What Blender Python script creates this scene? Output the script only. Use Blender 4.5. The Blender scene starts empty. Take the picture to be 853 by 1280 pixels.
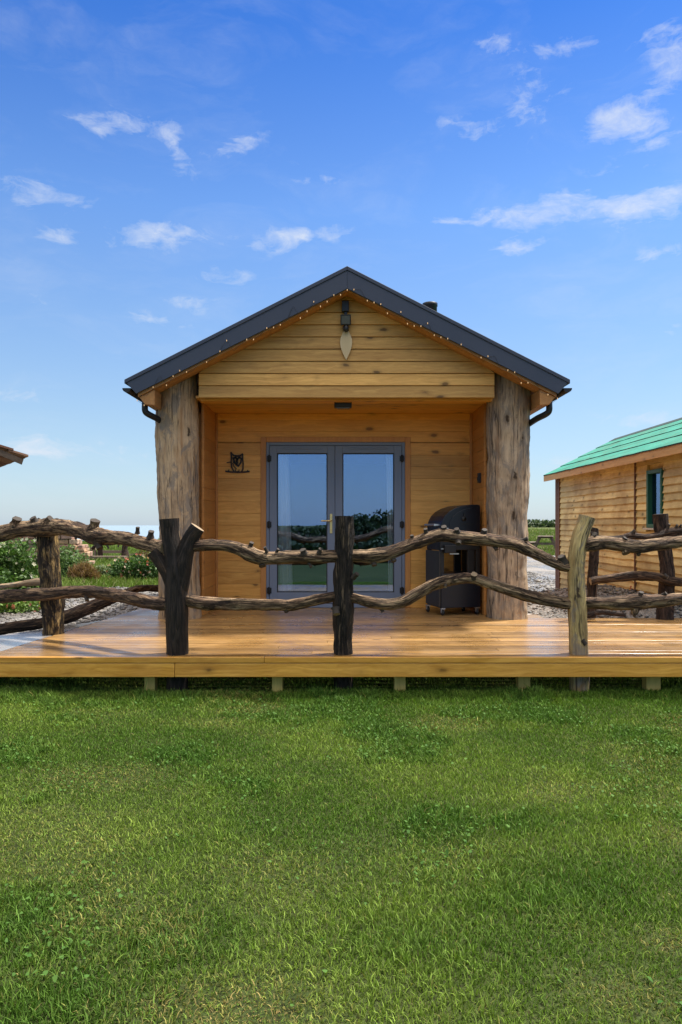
import bpy, math, random
import numpy as np
from mathutils import Vector, Matrix, noise
R = math.radians
random.seed(7)
rng = np.random.default_rng(11)
scene = bpy.context.scene
col = scene.collection

# ------------------------------------------------------------------ camera
F, CX, HY, HC = 924.0, 426.5, 655.0, 1.35      # focal length in photo pixels, principal column, horizon row, eye height
cam_d = bpy.data.cameras.new('camera')
cam = bpy.data.objects.new('camera', cam_d); col.objects.link(cam)
cam.location = (0, 0, HC); cam.rotation_euler = (R(90), 0, 0)
cam_d.sensor_fit = 'VERTICAL'; cam_d.sensor_height = 36.0; cam_d.sensor_width = 24.0
cam_d.lens = F / 1280.0 * 36.0
cam_d.shift_y = (HY - 640.0) / 1280.0
cam_d.clip_start = 0.05; cam_d.clip_end = 30000
scene.camera = cam

# ------------------------------------------------------------------ sun, sky, exposure
SUN_EL, SUN_AZ = 63.0, 64.0        # azimuth measured from +Y (away from the camera) towards +X
EXPOSURE = 1.25
sun_d = bpy.data.lights.new('sun', 'SUN'); sun_d.energy = 3.6; sun_d.angle = R(4.0); sun_d.color = (1.0, 0.945, 0.86)
sun = bpy.data.objects.new('sun', sun_d); col.objects.link(sun)
sd = Vector((math.sin(R(SUN_AZ)) * math.cos(R(SUN_EL)), math.cos(R(SUN_AZ)) * math.cos(R(SUN_EL)), math.sin(R(SUN_EL))))
sun.rotation_euler = (-sd).to_track_quat('-Z', 'Y').to_euler()
sun.location = (6, -3, 12)

world = bpy.data.worlds.new('World'); scene.world = world; world.use_nodes = True
vs = scene.view_settings
vs.view_transform = 'Standard'; vs.look = 'None'; vs.gamma = 1; vs.exposure = EXPOSURE; vs.use_curve_mapping = False
scene.cycles.max_bounces = 8; scene.cycles.transparent_max_bounces = 12
scene.cycles.caustics_reflective = False; scene.cycles.caustics_refractive = False


class NT:
    """thin helper over a node tree"""
    def __init__(s, tree): s.t = tree; tree.nodes.clear()
    def n(s, kind, **kw):
        nd = s.t.nodes.new(kind)
        for k, v in kw.items():
            if k.startswith('i_'): nd.inputs[int(k[2:])].default_value = v
            else: setattr(nd, k, v)
        return nd
    def put(s, sock, val):
        if isinstance(val, bpy.types.NodeSocket): s.t.links.new(val, sock)
        elif val is not None:
            if sock.type == 'RGBA' and len(val) == 3: val = (*val, 1)
            sock.default_value = val
    def math(s, op, a, b=None, c=None, clamp=False):
        nd = s.n('ShaderNodeMath', operation=op, use_clamp=clamp)
        for i, v in enumerate((a, b, c)):
            if v is not None: s.put(nd.inputs[i], v)
        return nd.outputs[0]
    def vmath(s, op, a, b=None, out=0):
        nd = s.n('ShaderNodeVectorMath', operation=op)
        s.put(nd.inputs[0], a)
        if b is not None: s.put(nd.inputs[1], b)
        return nd.outputs[out]
    def mix(s, fac, a, b, mode='MIX'):
        nd = s.n('ShaderNodeMix', data_type='RGBA', blend_type=mode)
        s.put(nd.inputs[0], fac); s.put(nd.inputs[6], a); s.put(nd.inputs[7], b)
        return nd.outputs[2]
    def noise(s, vec, scale, detail=4, rough=0.55, dist=0.0, out=0):
        nd = s.n('ShaderNodeTexNoise'); s.put(nd.inputs['Vector'], vec)
        nd.inputs['Scale'].default_value = scale; nd.inputs['Detail'].default_value = detail
        nd.inputs['Roughness'].default_value = rough; nd.inputs['Distortion'].default_value = dist
        return nd.outputs[out]
    def voro(s, vec, scale, feature='F1', out=0, rnd=1.0):
        nd = s.n('ShaderNodeTexVoronoi', feature=feature); s.put(nd.inputs['Vector'], vec)
        nd.inputs['Scale'].default_value = scale; nd.inputs['Randomness'].default_value = rnd
        return nd.outputs[out]
    def ramp(s, fac, stops, interp='LINEAR'):
        nd = s.n('ShaderNodeValToRGB'); cr = nd.color_ramp; cr.interpolation = interp
        while len(cr.elements) < len(stops): cr.elements.new(0.5)
        for e, (p, c) in zip(cr.elements, stops):
            e.position = p
            e.color = (c, c, c, 1) if isinstance(c, (int, float)) else (*c, 1)
        s.put(nd.inputs[0], fac)
        return nd.outputs[0]
    def attr(s, name, out='Vector'):
        nd = s.n('ShaderNodeAttribute', attribute_name=name); return nd.outputs[out]
    def bump(s, h, strength=0.5, dist=0.01, normal=None):
        nd = s.n('ShaderNodeBump'); nd.inputs['Strength'].default_value = strength; nd.inputs['Distance'].default_value = dist
        s.put(nd.inputs['Height'], h)
        if normal: s.put(nd.inputs['Normal'], normal)
        return nd.outputs[0]


def build_world():
    w = NT(world.node_tree)
    tc = w.n('ShaderNodeTexCoord')
    d = tc.outputs['Generated']
    sky = w.n('ShaderNodeTexSky', sky_type='NISHITA', sun_disc=False)
    sky.sun_elevation = R(SUN_EL); sky.sun_rotation = R(SUN_AZ); sky.altitude = 0
    sky.air_density = 1.0; sky.dust_density = 0.35; sky.ozone_density = 2.2
    hs = w.n('ShaderNodeHueSaturation'); hs.inputs['Saturation'].default_value = SKY_SAT; hs.inputs['Value'].default_value = SKY_VAL; hs.inputs['Hue'].default_value = SKY_HUE
    w.put(hs.inputs['Color'], sky.outputs[0])
    sp = w.n('ShaderNodeSeparateXYZ'); w.put(sp.inputs[0], d)
    az = w.math('ARCTAN2', sp.outputs[0], sp.outputs[1])
    el = w.math('ARCSINE', sp.outputs[2])
    cv = w.n('ShaderNodeCombineXYZ'); w.put(cv.inputs[0], az); w.put(cv.inputs[1], w.math('MULTIPLY', el, 2.4)); cv.inputs[2].default_value = 3.1
    p = cv.outputs[0]
    nz = w.noise(p, 5.0, 5, 0.6, 0.3, out=1)
    wv = w.vmath('MULTIPLY', w.vmath('SUBTRACT', nz, (0.5, 0.5, 0.5)), (0.07, 0.05, 0))
    cv2 = w.n('ShaderNodeCombineXYZ'); w.put(cv2.inputs[0], az); w.put(cv2.inputs[1], el)
    q = w.vmath('ADD', cv2.outputs[0], wv)
    total = None
    for (px, py, sx, sy, tilt, amp) in CLOUDS:
        dv = Vector(((px - CX) / F, 1, -(py - HY) / F)).normalized()
        a0 = math.atan2(dv.x, dv.y); e0 = math.asin(dv.z)
        mp = w.n('ShaderNodeMapping', vector_type='TEXTURE')
        mp.inputs['Location'].default_value = (a0, e0, 0); mp.inputs['Rotation'].default_value = (0, 0, R(tilt))
        mp.inputs['Scale'].default_value = (sx * 1.05 / F, sy * 1.1 / F, 1)
        w.put(mp.inputs['Vector'], q)
        ln = w.vmath('LENGTH', mp.outputs[0], out=1)
        g = w.n('ShaderNodeMapRange', interpolation_type='SMOOTHSTEP')
        w.put(g.inputs[0], ln); g.inputs[1].default_value = 1.5; g.inputs[2].default_value = 0.0
        g.inputs[3].default_value = 0.0; g.inputs[4].default_value = amp
        total = g.outputs[0] if total is None else w.math('ADD', total, g.outputs[0])
    # cloud texture: streaky, several scales; the patches only raise its density
    st = w.vmath('MULTIPLY', q, (1.0, 2.6, 1))
    t1 = w.noise(st, 11.0, 9, 0.62, 0.9)
    t2 = w.noise(w.vmath('MULTIPLY', q, (1.0, 1.7, 1)), 34.0, 6, 0.66, 0.4)
    tex = w.math('ADD', w.math('MULTIPLY', t1, 0.62), w.math('MULTIPLY', t2, 0.38))
    dens = w.math('SUBTRACT', w.math('ADD', tex, w.math('MULTIPLY', w.math('MINIMUM', total, 1.0), 0.25)), 0.60)
    gen = w.math('MULTIPLY', w.ramp(w.noise(st, 4.2, 8, 0.64, 0.6), [(0.0, 0.0), (0.47, 0.0), (0.72, 0.42)]), w.ramp(t1, [(0.35, 0.2), (0.6, 1.0)]))
    fac = w.math('ADD', w.math('MULTIPLY', w.math('MULTIPLY', w.math('MULTIPLY', dens, 3.3, clamp=True), 0.82), w.ramp(total, [(0.0, 0.0), (0.32, 1.0)])), w.math('MULTIPLY', gen, 0.36), clamp=True)
    # thin pale veil towards the horizon
    hz = w.math('MULTIPLY', w.ramp(el, [(0.0, 1.0), (0.05, 0.8), (0.17, 0.4), (0.40, 0.0)]), 0.55)
    tint = w.ramp(w.math('MULTIPLY', el, 1 / R(60)), [(0.0, (.52, .52, .52)), (0.13, (.51, .52, .54)), (0.38, (.38, .52, .69)), (0.57, (.155, .35, .66)), (1.0, (.12, .30, .6))])
    c0 = w.mix(hz, w.mix(1.0, hs.outputs[0], tint, 'MULTIPLY'), HAZE_COL)
    c1 = w.mix(fac, c0, CLOUD_COL)
    # broken bright cloud added out of view, overhead and behind, to lift the shade
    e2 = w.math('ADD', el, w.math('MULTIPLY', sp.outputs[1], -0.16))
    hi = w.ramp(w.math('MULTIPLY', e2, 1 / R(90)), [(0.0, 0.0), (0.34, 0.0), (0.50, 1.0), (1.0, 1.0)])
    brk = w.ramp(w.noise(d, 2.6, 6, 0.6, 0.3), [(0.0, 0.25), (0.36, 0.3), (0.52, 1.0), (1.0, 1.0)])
    c1 = w.mix(w.math('MULTIPLY', hi, brk), c1, FILL_CLOUD)
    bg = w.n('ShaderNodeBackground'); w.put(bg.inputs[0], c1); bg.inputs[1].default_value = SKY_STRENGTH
    out = w.n('ShaderNodeOutputWorld'); w.t.links.new(bg.outputs[0], out.inputs[0])

SKY_STRENGTH = 0.12
SKY_SAT, SKY_VAL, SKY_HUE = 1.0, 1.0, 0.5
HAZE_COL = (1.2, 2.0, 3.0)
CLOUD_COL = (2.75, 2.95, 3.3)
FILL_CLOUD = (7.6, 6.9, 6.0)
CLOUDS = [(150, 148, 60, 15, 8, .75), (212, 160, 26, 12, 15, .5), (225, 192, 36, 22, 25, .75), (300, 182, 46, 11, 14, .6), (372, 217, 22, 9, 0, .45), (412, 221, 26, 8, 0, .55),
          (30, 243, 55, 13, 0, .95), (72, 293, 36, 12, 10, .9), (95, 265, 18, 14, 0, .35), (200, 297, 62, 18, 4, .95), (365, 297, 70, 12, 3, 1.1), (270, 338, 40, 11, 0, .7),
          (235, 377, 36, 12, -6, .7), (185, 402, 60, 10, 2, .6), (52, 380, 26, 16, 10, .4), (675, 262, 100, 15, -3, 1.1), (560, 271, 20, 9, 0, .7), (645, 305, 38, 15, 0, .95),
          (805, 262, 50, 16, 0, .8), (760, 292, 18, 9, 0, .6), (712, 240, 26, 9, 0, .5), (765, 152, 36, 18, 5, .9), (815, 160, 40, 18, 0, .9), (815, 125, 45, 14, 0, .7),
          (620, 57, 30, 11, -5, .8), (710, 58, 44, 12, -4, .8), (830, 50, 26, 14, 0, .5), (848, 75, 24, 22, 60, .6), (690, 108, 48, 22, -12, .55), (665, 150, 36, 20, -20, .5),
          (590, 160, 50, 10, -4, .5), (825, 320, 46, 9, 0, .8), (825, 408, 40, 13, -8, .6), (50, 562, 42, 14, 0, 1.0), (130, 565, 90, 16, 0, .5), (20, 497, 46, 14, 0, .5),
          (800, 525, 60, 11, -4, .7), (690, 580, 60, 16, 0, .35), (840, 235, 50, 16, 0, .6), (780, 212, 50, 14, 0, .35)]
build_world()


# ------------------------------------------------------------------ materials
def mat(name):
    m = bpy.data.materials.new(name); m.use_nodes = True
    t = NT(m.node_tree)
    out = t.n('ShaderNodeOutputMaterial'); b = t.n('ShaderNodeBsdfPrincipled')
    t.t.links.new(b.outputs[0], out.inputs[0])
    return m, t, b


def flat(name, c, rough=0.5, metal=0.0, emit=None, var=0.12, scale=9.0, bump=0.0):
    m, t, b = mat(name)
    tc = t.n('ShaderNodeTexCoord')
    nz = t.noise(tc.outputs['Object'], scale, 5, 0.6)
    f = t.math('ADD', t.math('MULTIPLY', nz, 2 * var), 1 - var)
    sc = t.n('ShaderNodeVectorMath', operation='SCALE'); sc.inputs[0].default_value = c; t.put(sc.inputs['Scale'], f)
    t.put(b.inputs['Base Color'], sc.outputs[0])
    t.put(b.inputs['Roughness'], t.math('ADD', t.math('MULTIPLY', nz, 0.24), rough - 0.12, clamp=True))
    b.inputs['Metallic'].default_value = metal
    if bump: t.put(b.inputs['Normal'], t.bump(nz, bump, 0.01))
    if emit:
        t.put(b.inputs['Emission Color'], emit[0]); b.inputs['Emission Strength'].default_value = emit[1]
    return m


def timber(name, dark, light, axis='X', rough=0.55, knot=0.7, var=0.35, wet=0.0, groove=None, grain=1.0, blotch=None, spec=0.5):
    """sawn timber; grain runs along axis, each board shifted by its own 'rnd'"""
    m, t, b = mat(name)
    tc = t.n('ShaderNodeTexCoord'); o = tc.outputs['Object']
    rnd = t.attr('rnd', 'Fac')
    off = t.n('ShaderNodeCombineXYZ')
    t.put(off.inputs[0], t.math('MULTIPLY', rnd, 37.0)); t.put(off.inputs[1], t.math('MULTIPLY', rnd, 19.0)); t.put(off.inputs[2], t.math('MULTIPLY', rnd, 53.0))
    p = t.vmath('ADD', o, off.outputs[0])
    ai = 'XYZ'.index(axis)
    s1 = [26.0] * 3; s1[ai] = 1.3
    s2 = [110.0] * 3; s2[ai] = 4.0
    sk = [6.0] * 3; sk[ai] = 3.0
    wob = t.vmath('MULTIPLY', t.vmath('SUBTRACT', t.noise(p, 2.2, 3, 0.5, out=1), (0.5, 0.5, 0.5)), tuple(0.10 if i != ai else 0.0 for i in range(3)))
    pw = t.vmath('ADD', p, wob)
    g1 = t.noise(t.vmath('MULTIPLY', pw, tuple(s1)), 1.0 * grain, 5, 0.6, 0.6)
    g2 = t.noise(t.vmath('MULTIPLY', pw, tuple(s2)), 1.0 * grain, 3, 0.6)
    g = t.math('ADD', t.math('MULTIPLY', g1, 0.72), t.math('MULTIPLY', g2, 0.28))
    base = t.ramp(g, [(0.28, dark), (0.52, tuple((a + c) / 2 for a, c in zip(dark, light))), (0.72, light)])
    kd = t.voro(t.vmath('ADD', t.vmath('MULTIPLY', p, tuple(sk)), t.vmath('MULTIPLY', t.noise(p, 9, 2, out=1), (.2, .2, .2))), 1.0)
    kn = t.ramp(kd, [(0.0, 1.0), (0.09, 0.95), (0.13, 0.4), (0.2, 0.12), (0.3, 0.0)])
    base = t.mix(t.math('MULTIPLY', kn, knot), base, tuple(c * 0.25 for c in dark))
    big = t.noise(p, 1.1, 4, 0.6)
    if blotch is not None:
        base = t.mix(t.ramp(t.noise(o, 1.7, 5, 0.65), [(0.45, 0.0), (0.68, 0.75)]), base, blotch)
    val = t.math('ADD', t.math('MULTIPLY', t.math('ADD', t.math('MULTIPLY', rnd, 0.65), t.math('MULTIPLY', big, 0.5)), 2 * var), 1 - 1.1 * var)
    sc = t.n('ShaderNodeVectorMath', operation='SCALE'); t.put(sc.inputs[0], base); t.put(sc.inputs['Scale'], val)
    t.put(b.inputs['Base Color'], sc.outputs[0])
    b.inputs['Specular IOR Level'].default_value = spec
    h = t.math('ADD', g, t.math('MULTIPLY', kn, 0.4))
    nrm = t.bump(h, 0.35, 0.004)
    if groove:
        wv = t.n('ShaderNodeTexWave', wave_type='BANDS', bands_direction='Y', wave_profile='SIN'); t.put(wv.inputs['Vector'], o); wv.inputs['Scale'].default_value = groove
        wv.inputs['Distortion'].default_value = 0.0
        nrm = t.bump(wv.outputs[1], 0.35, 0.003, nrm)
    t.put(b.inputs['Normal'], nrm)
    if wet:
        pud = t.ramp(t.noise(o, 2.4, 5, 0.62, 0.4), [(0.38, 1.0), (0.62, 0.0)])
        t.put(b.inputs['Roughness'], t.math('ADD', t.math('MULTIPLY', pud, -0.22), rough))
        t.put(b.inputs['Coat Weight'], t.math('MULTIPLY', t.math('ADD', t.math('MULTIPLY', pud, 0.6), 0.4), wet)); b.inputs['Coat Roughness'].default_value = 0.24
        t.put(b.inputs['Coat Normal'], t.bump(t.math('ADD', h, t.noise(o, 8, 3)), 0.18, 0.004))
    else:
        t.put(b.inputs['Roughness'], t.math('ADD', t.math('MULTIPLY', g1, 0.2), rough - 0.1))
    return m


def bark(name, dark, mid, bare, bare_amt=0.5, rough=0.85, fine=1.0, bump=0.9, spots=None, crack=0.85, ps=(15, 15, 2.6), grain=1.0, checks=None):
    """log surface in the log's own (round, round, along) coordinates"""
    m, t, b = mat(name)
    gc = t.attr('gc')
    p = t.vmath('ADD', gc, t.vmath('SCALE', (1.0, 0.7, 0.4), None)) if False else gc
    lng = t.noise(t.vmath('MULTIPLY', p, (38, 38, 5)), 1.0 * fine, 6, 0.68, 0.8)
    fib = t.noise(t.vmath('MULTIPLY', p, (150, 150, 10)), 1.0 * fine, 4, 0.7)
    pat = t.noise(t.vmath('MULTIPLY', p, ps), 1.0, 7, 0.72, 1.0)
    rig = t.math('ABSOLUTE', t.math('SUBTRACT', t.noise(t.vmath('MULTIPLY', p, (34, 34, 3.0)), 1.0, 5, 0.6, 0.7), 0.5))
    crk = t.ramp(rig, [(0.0, 1.0), (0.018, 0.85), (0.05, 0.0)])
    skin = t.ramp(t.math('ADD', t.math('MULTIPLY', lng, 0.55), t.math('MULTIPLY', fib, 0.45)), [(0.36, dark), (0.5, mid), (0.62, tuple(min(1, c * 1.9) for c in mid))])
    wood = t.ramp(fib, [(0.3, tuple(c * (1 - 0.65 * grain) for c in bare)), (0.5, tuple(c * (1 - 0.2 * grain) for c in bare)), (0.68, bare)])
    lo = 0.5 + (0.5 - bare_amt) * 0.30
    msk = t.ramp(t.math('ADD', pat, t.math('MULTIPLY', t.math('SUBTRACT', lng, 0.5), 0.5)), [(lo - 0.10, 0.0), (lo + 0.08, 1.0)])
    c = t.mix(msk, skin, wood)
    c = t.mix(t.math('MULTIPLY', crk, crack), c, tuple(x * 0.5 for x in dark))
    if spots is not None:
        sp = t.math('MULTIPLY', t.ramp(t.voro(t.vmath('ADD', t.vmath('MULTIPLY', p, (8, 8, 3.0)), t.noise(p, 9, 3, out=1)), 1.0), [(0.0, 1.0), (0.07, 0.9), (0.17, 0.0)]), t.ramp(t.noise(p, 3.1, 3), [(0.48, 0.0), (0.58, 0.9)]))
        c = t.mix(sp, c, spots)
        st = t.ramp(t.noise(t.vmath('MULTIPLY', p, (6, 6, 1.1)), 1.3, 6, 0.7, 0.9), [(0.48, 0.0), (0.66, 0.62)])
        c = t.mix(st, c, tuple(x * 1.6 for x in spots))
    if checks is not None:
        # long drying checks, rusty streaks and grey weathering
        ck = t.math('ABSOLUTE', t.math('SUBTRACT', t.noise(t.vmath('MULTIPLY', p, (16, 16, 0.55)), 1.0, 4, 0.55, 0.4), 0.5))
        ckm = t.math('MULTIPLY', t.ramp(ck, [(0.0, 1.0), (0.007, 0.9), (0.02, 0.0)]), t.ramp(t.noise(t.vmath('MULTIPLY', p, (4, 4, 1.2)), 1.0, 3), [(0.42, 0.0), (0.52, 1.0)]))
        c = t.mix(t.ramp(t.noise(t.vmath('MULTIPLY', p, (11, 11, 0.9)), 1.0, 6, 0.7, 0.5), [(0.50, 0.0), (0.64, 0.75)]), c, checks)
        c = t.mix(t.ramp(t.noise(t.vmath('MULTIPLY', p, (6, 6, 2.2)), 1.5, 7, 0.72, 0.6), [(0.50, 0.0), (0.58, 0.75)]), c, (0.20, 0.175, 0.15))
        c = t.mix(t.math('MULTIPLY', ckm, 0.9), c, (0.03, 0.02, 0.013))
        kv = t.voro(t.vmath('ADD', t.vmath('MULTIPLY', p, (6, 6, 2.4)), t.vmath('MULTIPLY', t.noise(p, 14, 3, out=1), (.35, .35, .35))), 1.0)
        kc = t.ramp(kv, [(0.0, 1.0), (0.08, 0.95), (0.13, 0.25), (0.24, 0.0)])
        c = t.mix(kc, c, (0.045, 0.028, 0.016))
        crk = t.math('MAXIMUM', crk, t.math('MULTIPLY', t.math('MAXIMUM', ckm, kc), 3.0))
    t.put(b.inputs['Base Color'], c)
    b.inputs['Roughness'].default_value = rough; b.inputs['Specular IOR Level'].default_value = 0.3
    h = t.math('ADD', t.math('MULTIPLY', lng, 0.7), t.math('MULTIPLY', fib, 0.3))
    h = t.math('SUBTRACT', t.math('SUBTRACT', h, t.math('MULTIPLY', msk, 0.15)), t.math('MULTIPLY', crk, 0.6 * crack))
    t.put(b.inputs['Normal'], t.bump(h, bump, 0.02))
    return m


def leafy(name, rough=0.55, trans=0.25, spec=0.3):
    m, t, b = mat(name)
    c = t.attr('col', 'Color')
    t.put(b.inputs['Base Color'], c); b.inputs['Roughness'].default_value = rough; b.inputs['Specular IOR Level'].default_value = spec
    tr = t.n('ShaderNodeBsdfTranslucent'); t.put(tr.inputs[0], t.mix(1.0, c, (1.1, 1.25, 0.6), 'MULTIPLY'))
    mx = t.n('ShaderNodeMixShader'); mx.inputs[0].default_value = trans
    out = [n for n in t.t.nodes if n.type == 'OUTPUT_MATERIAL'][0]
    t.t.links.new(b.outputs[0], mx.inputs[1]); t.t.links.new(tr.outputs[0], mx.inputs[2]); t.t.links.new(mx.outputs[0], out.inputs[0])
    return m


M = {}
M['gable'] = timber('gable_pine', (0.42, 0.205, 0.04), (0.80, 0.475, 0.14), 'X', 0.62, 0.9, 0.36)
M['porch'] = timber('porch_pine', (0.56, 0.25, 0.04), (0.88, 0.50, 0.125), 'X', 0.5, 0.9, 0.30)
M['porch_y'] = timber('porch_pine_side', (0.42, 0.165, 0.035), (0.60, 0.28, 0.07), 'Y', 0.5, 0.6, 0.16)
M['porch_z'] = timber('porch_pine_upright', (0.44, 0.18, 0.04), (0.62, 0.30, 0.085), 'Z', 0.5, 0.4, 0.12)
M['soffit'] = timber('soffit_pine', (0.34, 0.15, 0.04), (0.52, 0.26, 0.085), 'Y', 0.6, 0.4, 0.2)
M['deck'] = timber('wet_decking', (0.125, 0.058, 0.015), (0.45, 0.265, 0.09), 'X', 0.46, 0.7, 0.55, wet=0.55, groove=28.0, grain=0.8)
M['deck_grey'] = timber('wet_grey_boards', (0.17, 0.15, 0.13), (0.30, 0.28, 0.26), 'Y', 0.38, 0.3, 0.25, wet=0.9)
M['fascia'] = timber('fascia_board', (0.36, 0.145, 0.012), (0.78, 0.43, 0.085), 'X', 0.5, 0.85, 0.2, wet=0.15)
M['joist'] = timber('treated_post', (0.44, 0.30, 0.07), (0.70, 0.53, 0.15), 'Z', 0.75, 0.4, 0.3)
M['shed'] = timber('shed_boards', (0.50, 0.385, 0.135), (0.84, 0.73, 0.375), 'Y', 0.7, 0.85, 0.32, grain=0.8, blotch=(0.36, 0.24, 0.085))
M['shed_trim'] = timber('shed_fascia', (0.50, 0.27, 0.085), (0.70, 0.44, 0.18), 'Y', 0.65, 0.5, 0.15)
M['old_wood'] = timber('weathered_wood', (0.09, 0.065, 0.045), (0.24, 0.18, 0.13), 'X', 0.8, 0.4, 0.4)
M['corner_wood'] = timber('red_brown_corner', (0.10, 0.045, 0.028), (0.20, 0.10, 0.06), 'Z', 0.75, 0.5, 0.4)
M['pale_wood'] = timber('pale_plaque', (0.50, 0.38, 0.20), (0.66, 0.53, 0.32), 'Z', 0.55, 0.0, 0.1)
M['column'] = bark('column_log', (0.15, 0.095, 0.055), (0.30, 0.205, 0.125), (0.58, 0.42, 0.255), 0.85, 0.8, 0.40, 0.35, spots=(0.095, 0.066, 0.046), crack=0.08, ps=(6, 6, 2.6), grain=0.5, checks=(0.30, 0.155, 0.06))
M['column_r'] = bark('column_log_grey', (0.14, 0.105, 0.07), (0.28, 0.21, 0.15), (0.52, 0.395, 0.265), 0.7, 0.8, 0.42, 0.4, spots=(0.065, 0.052, 0.042), crack=0.10, ps=(6, 6, 2.8), grain=0.5, checks=(0.24, 0.14, 0.075))
M['bark_dark'] = bark('bark_dark', (0.005, 0.004, 0.003), (0.017, 0.012, 0.008), (0.30, 0.215, 0.13), 0.02, 0.7, 1.0, 1.0)
M['bark_fork'] = bark('bark_smooth_dark', (0.008, 0.006, 0.005), (0.022, 0.015, 0.011), (0.16, 0.09, 0.045), -0.15, 0.6, 0.6, 0.7)
M['bark_left'] = bark('bark_half_peeled', (0.007, 0.005, 0.004), (0.026, 0.017, 0.011), (0.46, 0.31, 0.12), 0.22, 0.75, 0.8, 0.9, ps=(9, 9, 4.5))
M['bark_rail'] = bark('bark_rail', (0.016, 0.009, 0.006), (0.10, 0.058, 0.034), (0.46, 0.32, 0.185), 0.36, 0.8, 0.9, 1.0)
M['bark_rail2'] = bark('bark_rail_brown', (0.014, 0.008, 0.006), (0.072, 0.042, 0.026), (0.34, 0.225, 0.125), 0.2, 0.8, 0.9, 1.0)
M['bare_post'] = bark('peeled_post', (0.10, 0.055, 0.018), (0.30, 0.20, 0.075), (0.62, 0.47, 0.205), 0.85, 0.75, 0.5, 0.5, spots=(0.11, 0.068, 0.03), crack=0.3, ps=(10, 10, 3), grain=0.6, checks=(0.26, 0.15, 0.05))
M['bark_red'] = bark('bark_back_post', (0.012, 0.007, 0.005), (0.045, 0.026, 0.018), (0.17, 0.105, 0.065), 0.1, 0.8, 0.9, 0.9)
M['cut'] = flat('sawn_end', (0.26, 0.19, 0.115), 0.8, var=0.35, scale=40)
M['cut_dark'] = flat('sawn_end_dark', (0.034, 0.025, 0.018), 0.8, var=0.4, scale=40)
M['roof'] = flat('roof_metal', (0.038, 0.048, 0.078), 0.42, 0.0, var=0.16, scale=3.0)
M['black'] = flat('black_plastic', (0.008, 0.008, 0.009), 0.45)
M['door'] = flat('grey_upvc', (0.175, 0.215, 0.295), 0.38, var=0.05)
M['door_seal'] = flat('black_gasket', (0.02, 0.022, 0.026), 0.6)
M['brass'] = flat('brass', (0.80, 0.60, 0.27), 0.3, 0.9, var=0.05)
M['navy'] = flat('navy_enamel', (0.004, 0.006, 0.013), 0.34, var=0.1)
M['graphite'] = flat('graphite_panel', (0.055, 0.05, 0.047), 0.35, 0.4, var=0.1)
M['steel'] = flat('brushed_steel', (0.55, 0.55, 0.55), 0.35, 0.9)
M['rubber'] = flat('rubber', (0.02, 0.02, 0.02), 0.8)
M['curtain'] = flat('curtain_cloth', (0.92, 0.93, 0.92), 0.9, var=0.04)
M['room'] = flat('room_lining', (0.18, 0.12, 0.07), 0.8)
M['dark_green'] = flat('green_frame', (0.012, 0.10, 0.055), 0.5)
M['sill'] = flat('pale_sill', (0.5, 0.47, 0.4), 0.6)
M['owl'] = flat('rusted_dark_steel', (0.05, 0.042, 0.036), 0.55, 0.3, var=0.3)
M['bulb'] = flat('fairy_bulb', (0.75, 0.5, 0.25), 0.3, emit=((1.0, 0.62, 0.30), 0.2), var=0.0)
M['lens'] = flat('lamp_lens', (0.10, 0.11, 0.11), 0.2)
M['concrete'] = flat('concrete', (0.42, 0.40, 0.375), 0.8, var=0.18, scale=5, bump=0.3)
M['brick'] = flat('brick_red', (0.36, 0.12, 0.06), 0.85, var=0.3, scale=12)
M['stone'] = None
M['leaf'] = leafy('leaf'); M['grass'] = leafy('grass_blade', 0.65, 0.22, 0.14); M['petal'] = leafy('petal', 0.6, 0.3)


def stone_mat():
    m, t, b = mat('field_stone')
    rnd = t.attr('rnd', 'Fac'); tc = t.n('ShaderNodeTexCoord')
    nz = t.noise(tc.outputs['Object'], 14, 6, 0.65)
    c = t.ramp(rnd, [(0.0, (0.46, 0.26, 0.15)), (0.3, (0.56, 0.37, 0.20)), (0.55, (0.32, 0.20, 0.16)), (0.8, (0.60, 0.44, 0.29)), (1.0, (0.42, 0.22, 0.16))])
    c = t.mix(t.ramp(nz, [(0.35, 0.7), (0.6, 0.0)]), c, (0.10, 0.08, 0.07))
    t.put(b.inputs['Base Color'], c); b.inputs['Roughness'].default_value = 0.9
    t.put(b.inputs['Normal'], t.bump(nz, 0.6, 0.03))
    return m
M['stone'] = stone_mat()


def pebble_mat():
    m, t, b = mat('gravel_pebbles')
    rnd = t.attr('rnd', 'Fac')
    c = t.ramp(rnd, [(0.0, (0.05, 0.05, 0.05)), (0.3, (0.11, 0.108, 0.10)), (0.6, (0.19, 0.18, 0.165)), (0.85, (0.16, 0.14, 0.115)), (1.0, (0.34, 0.325, 0.30))])
    t.put(b.inputs['Base Color'], c); b.inputs['Roughness'].default_value = 0.55
    return m
M['pebble'] = pebble_mat()


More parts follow.
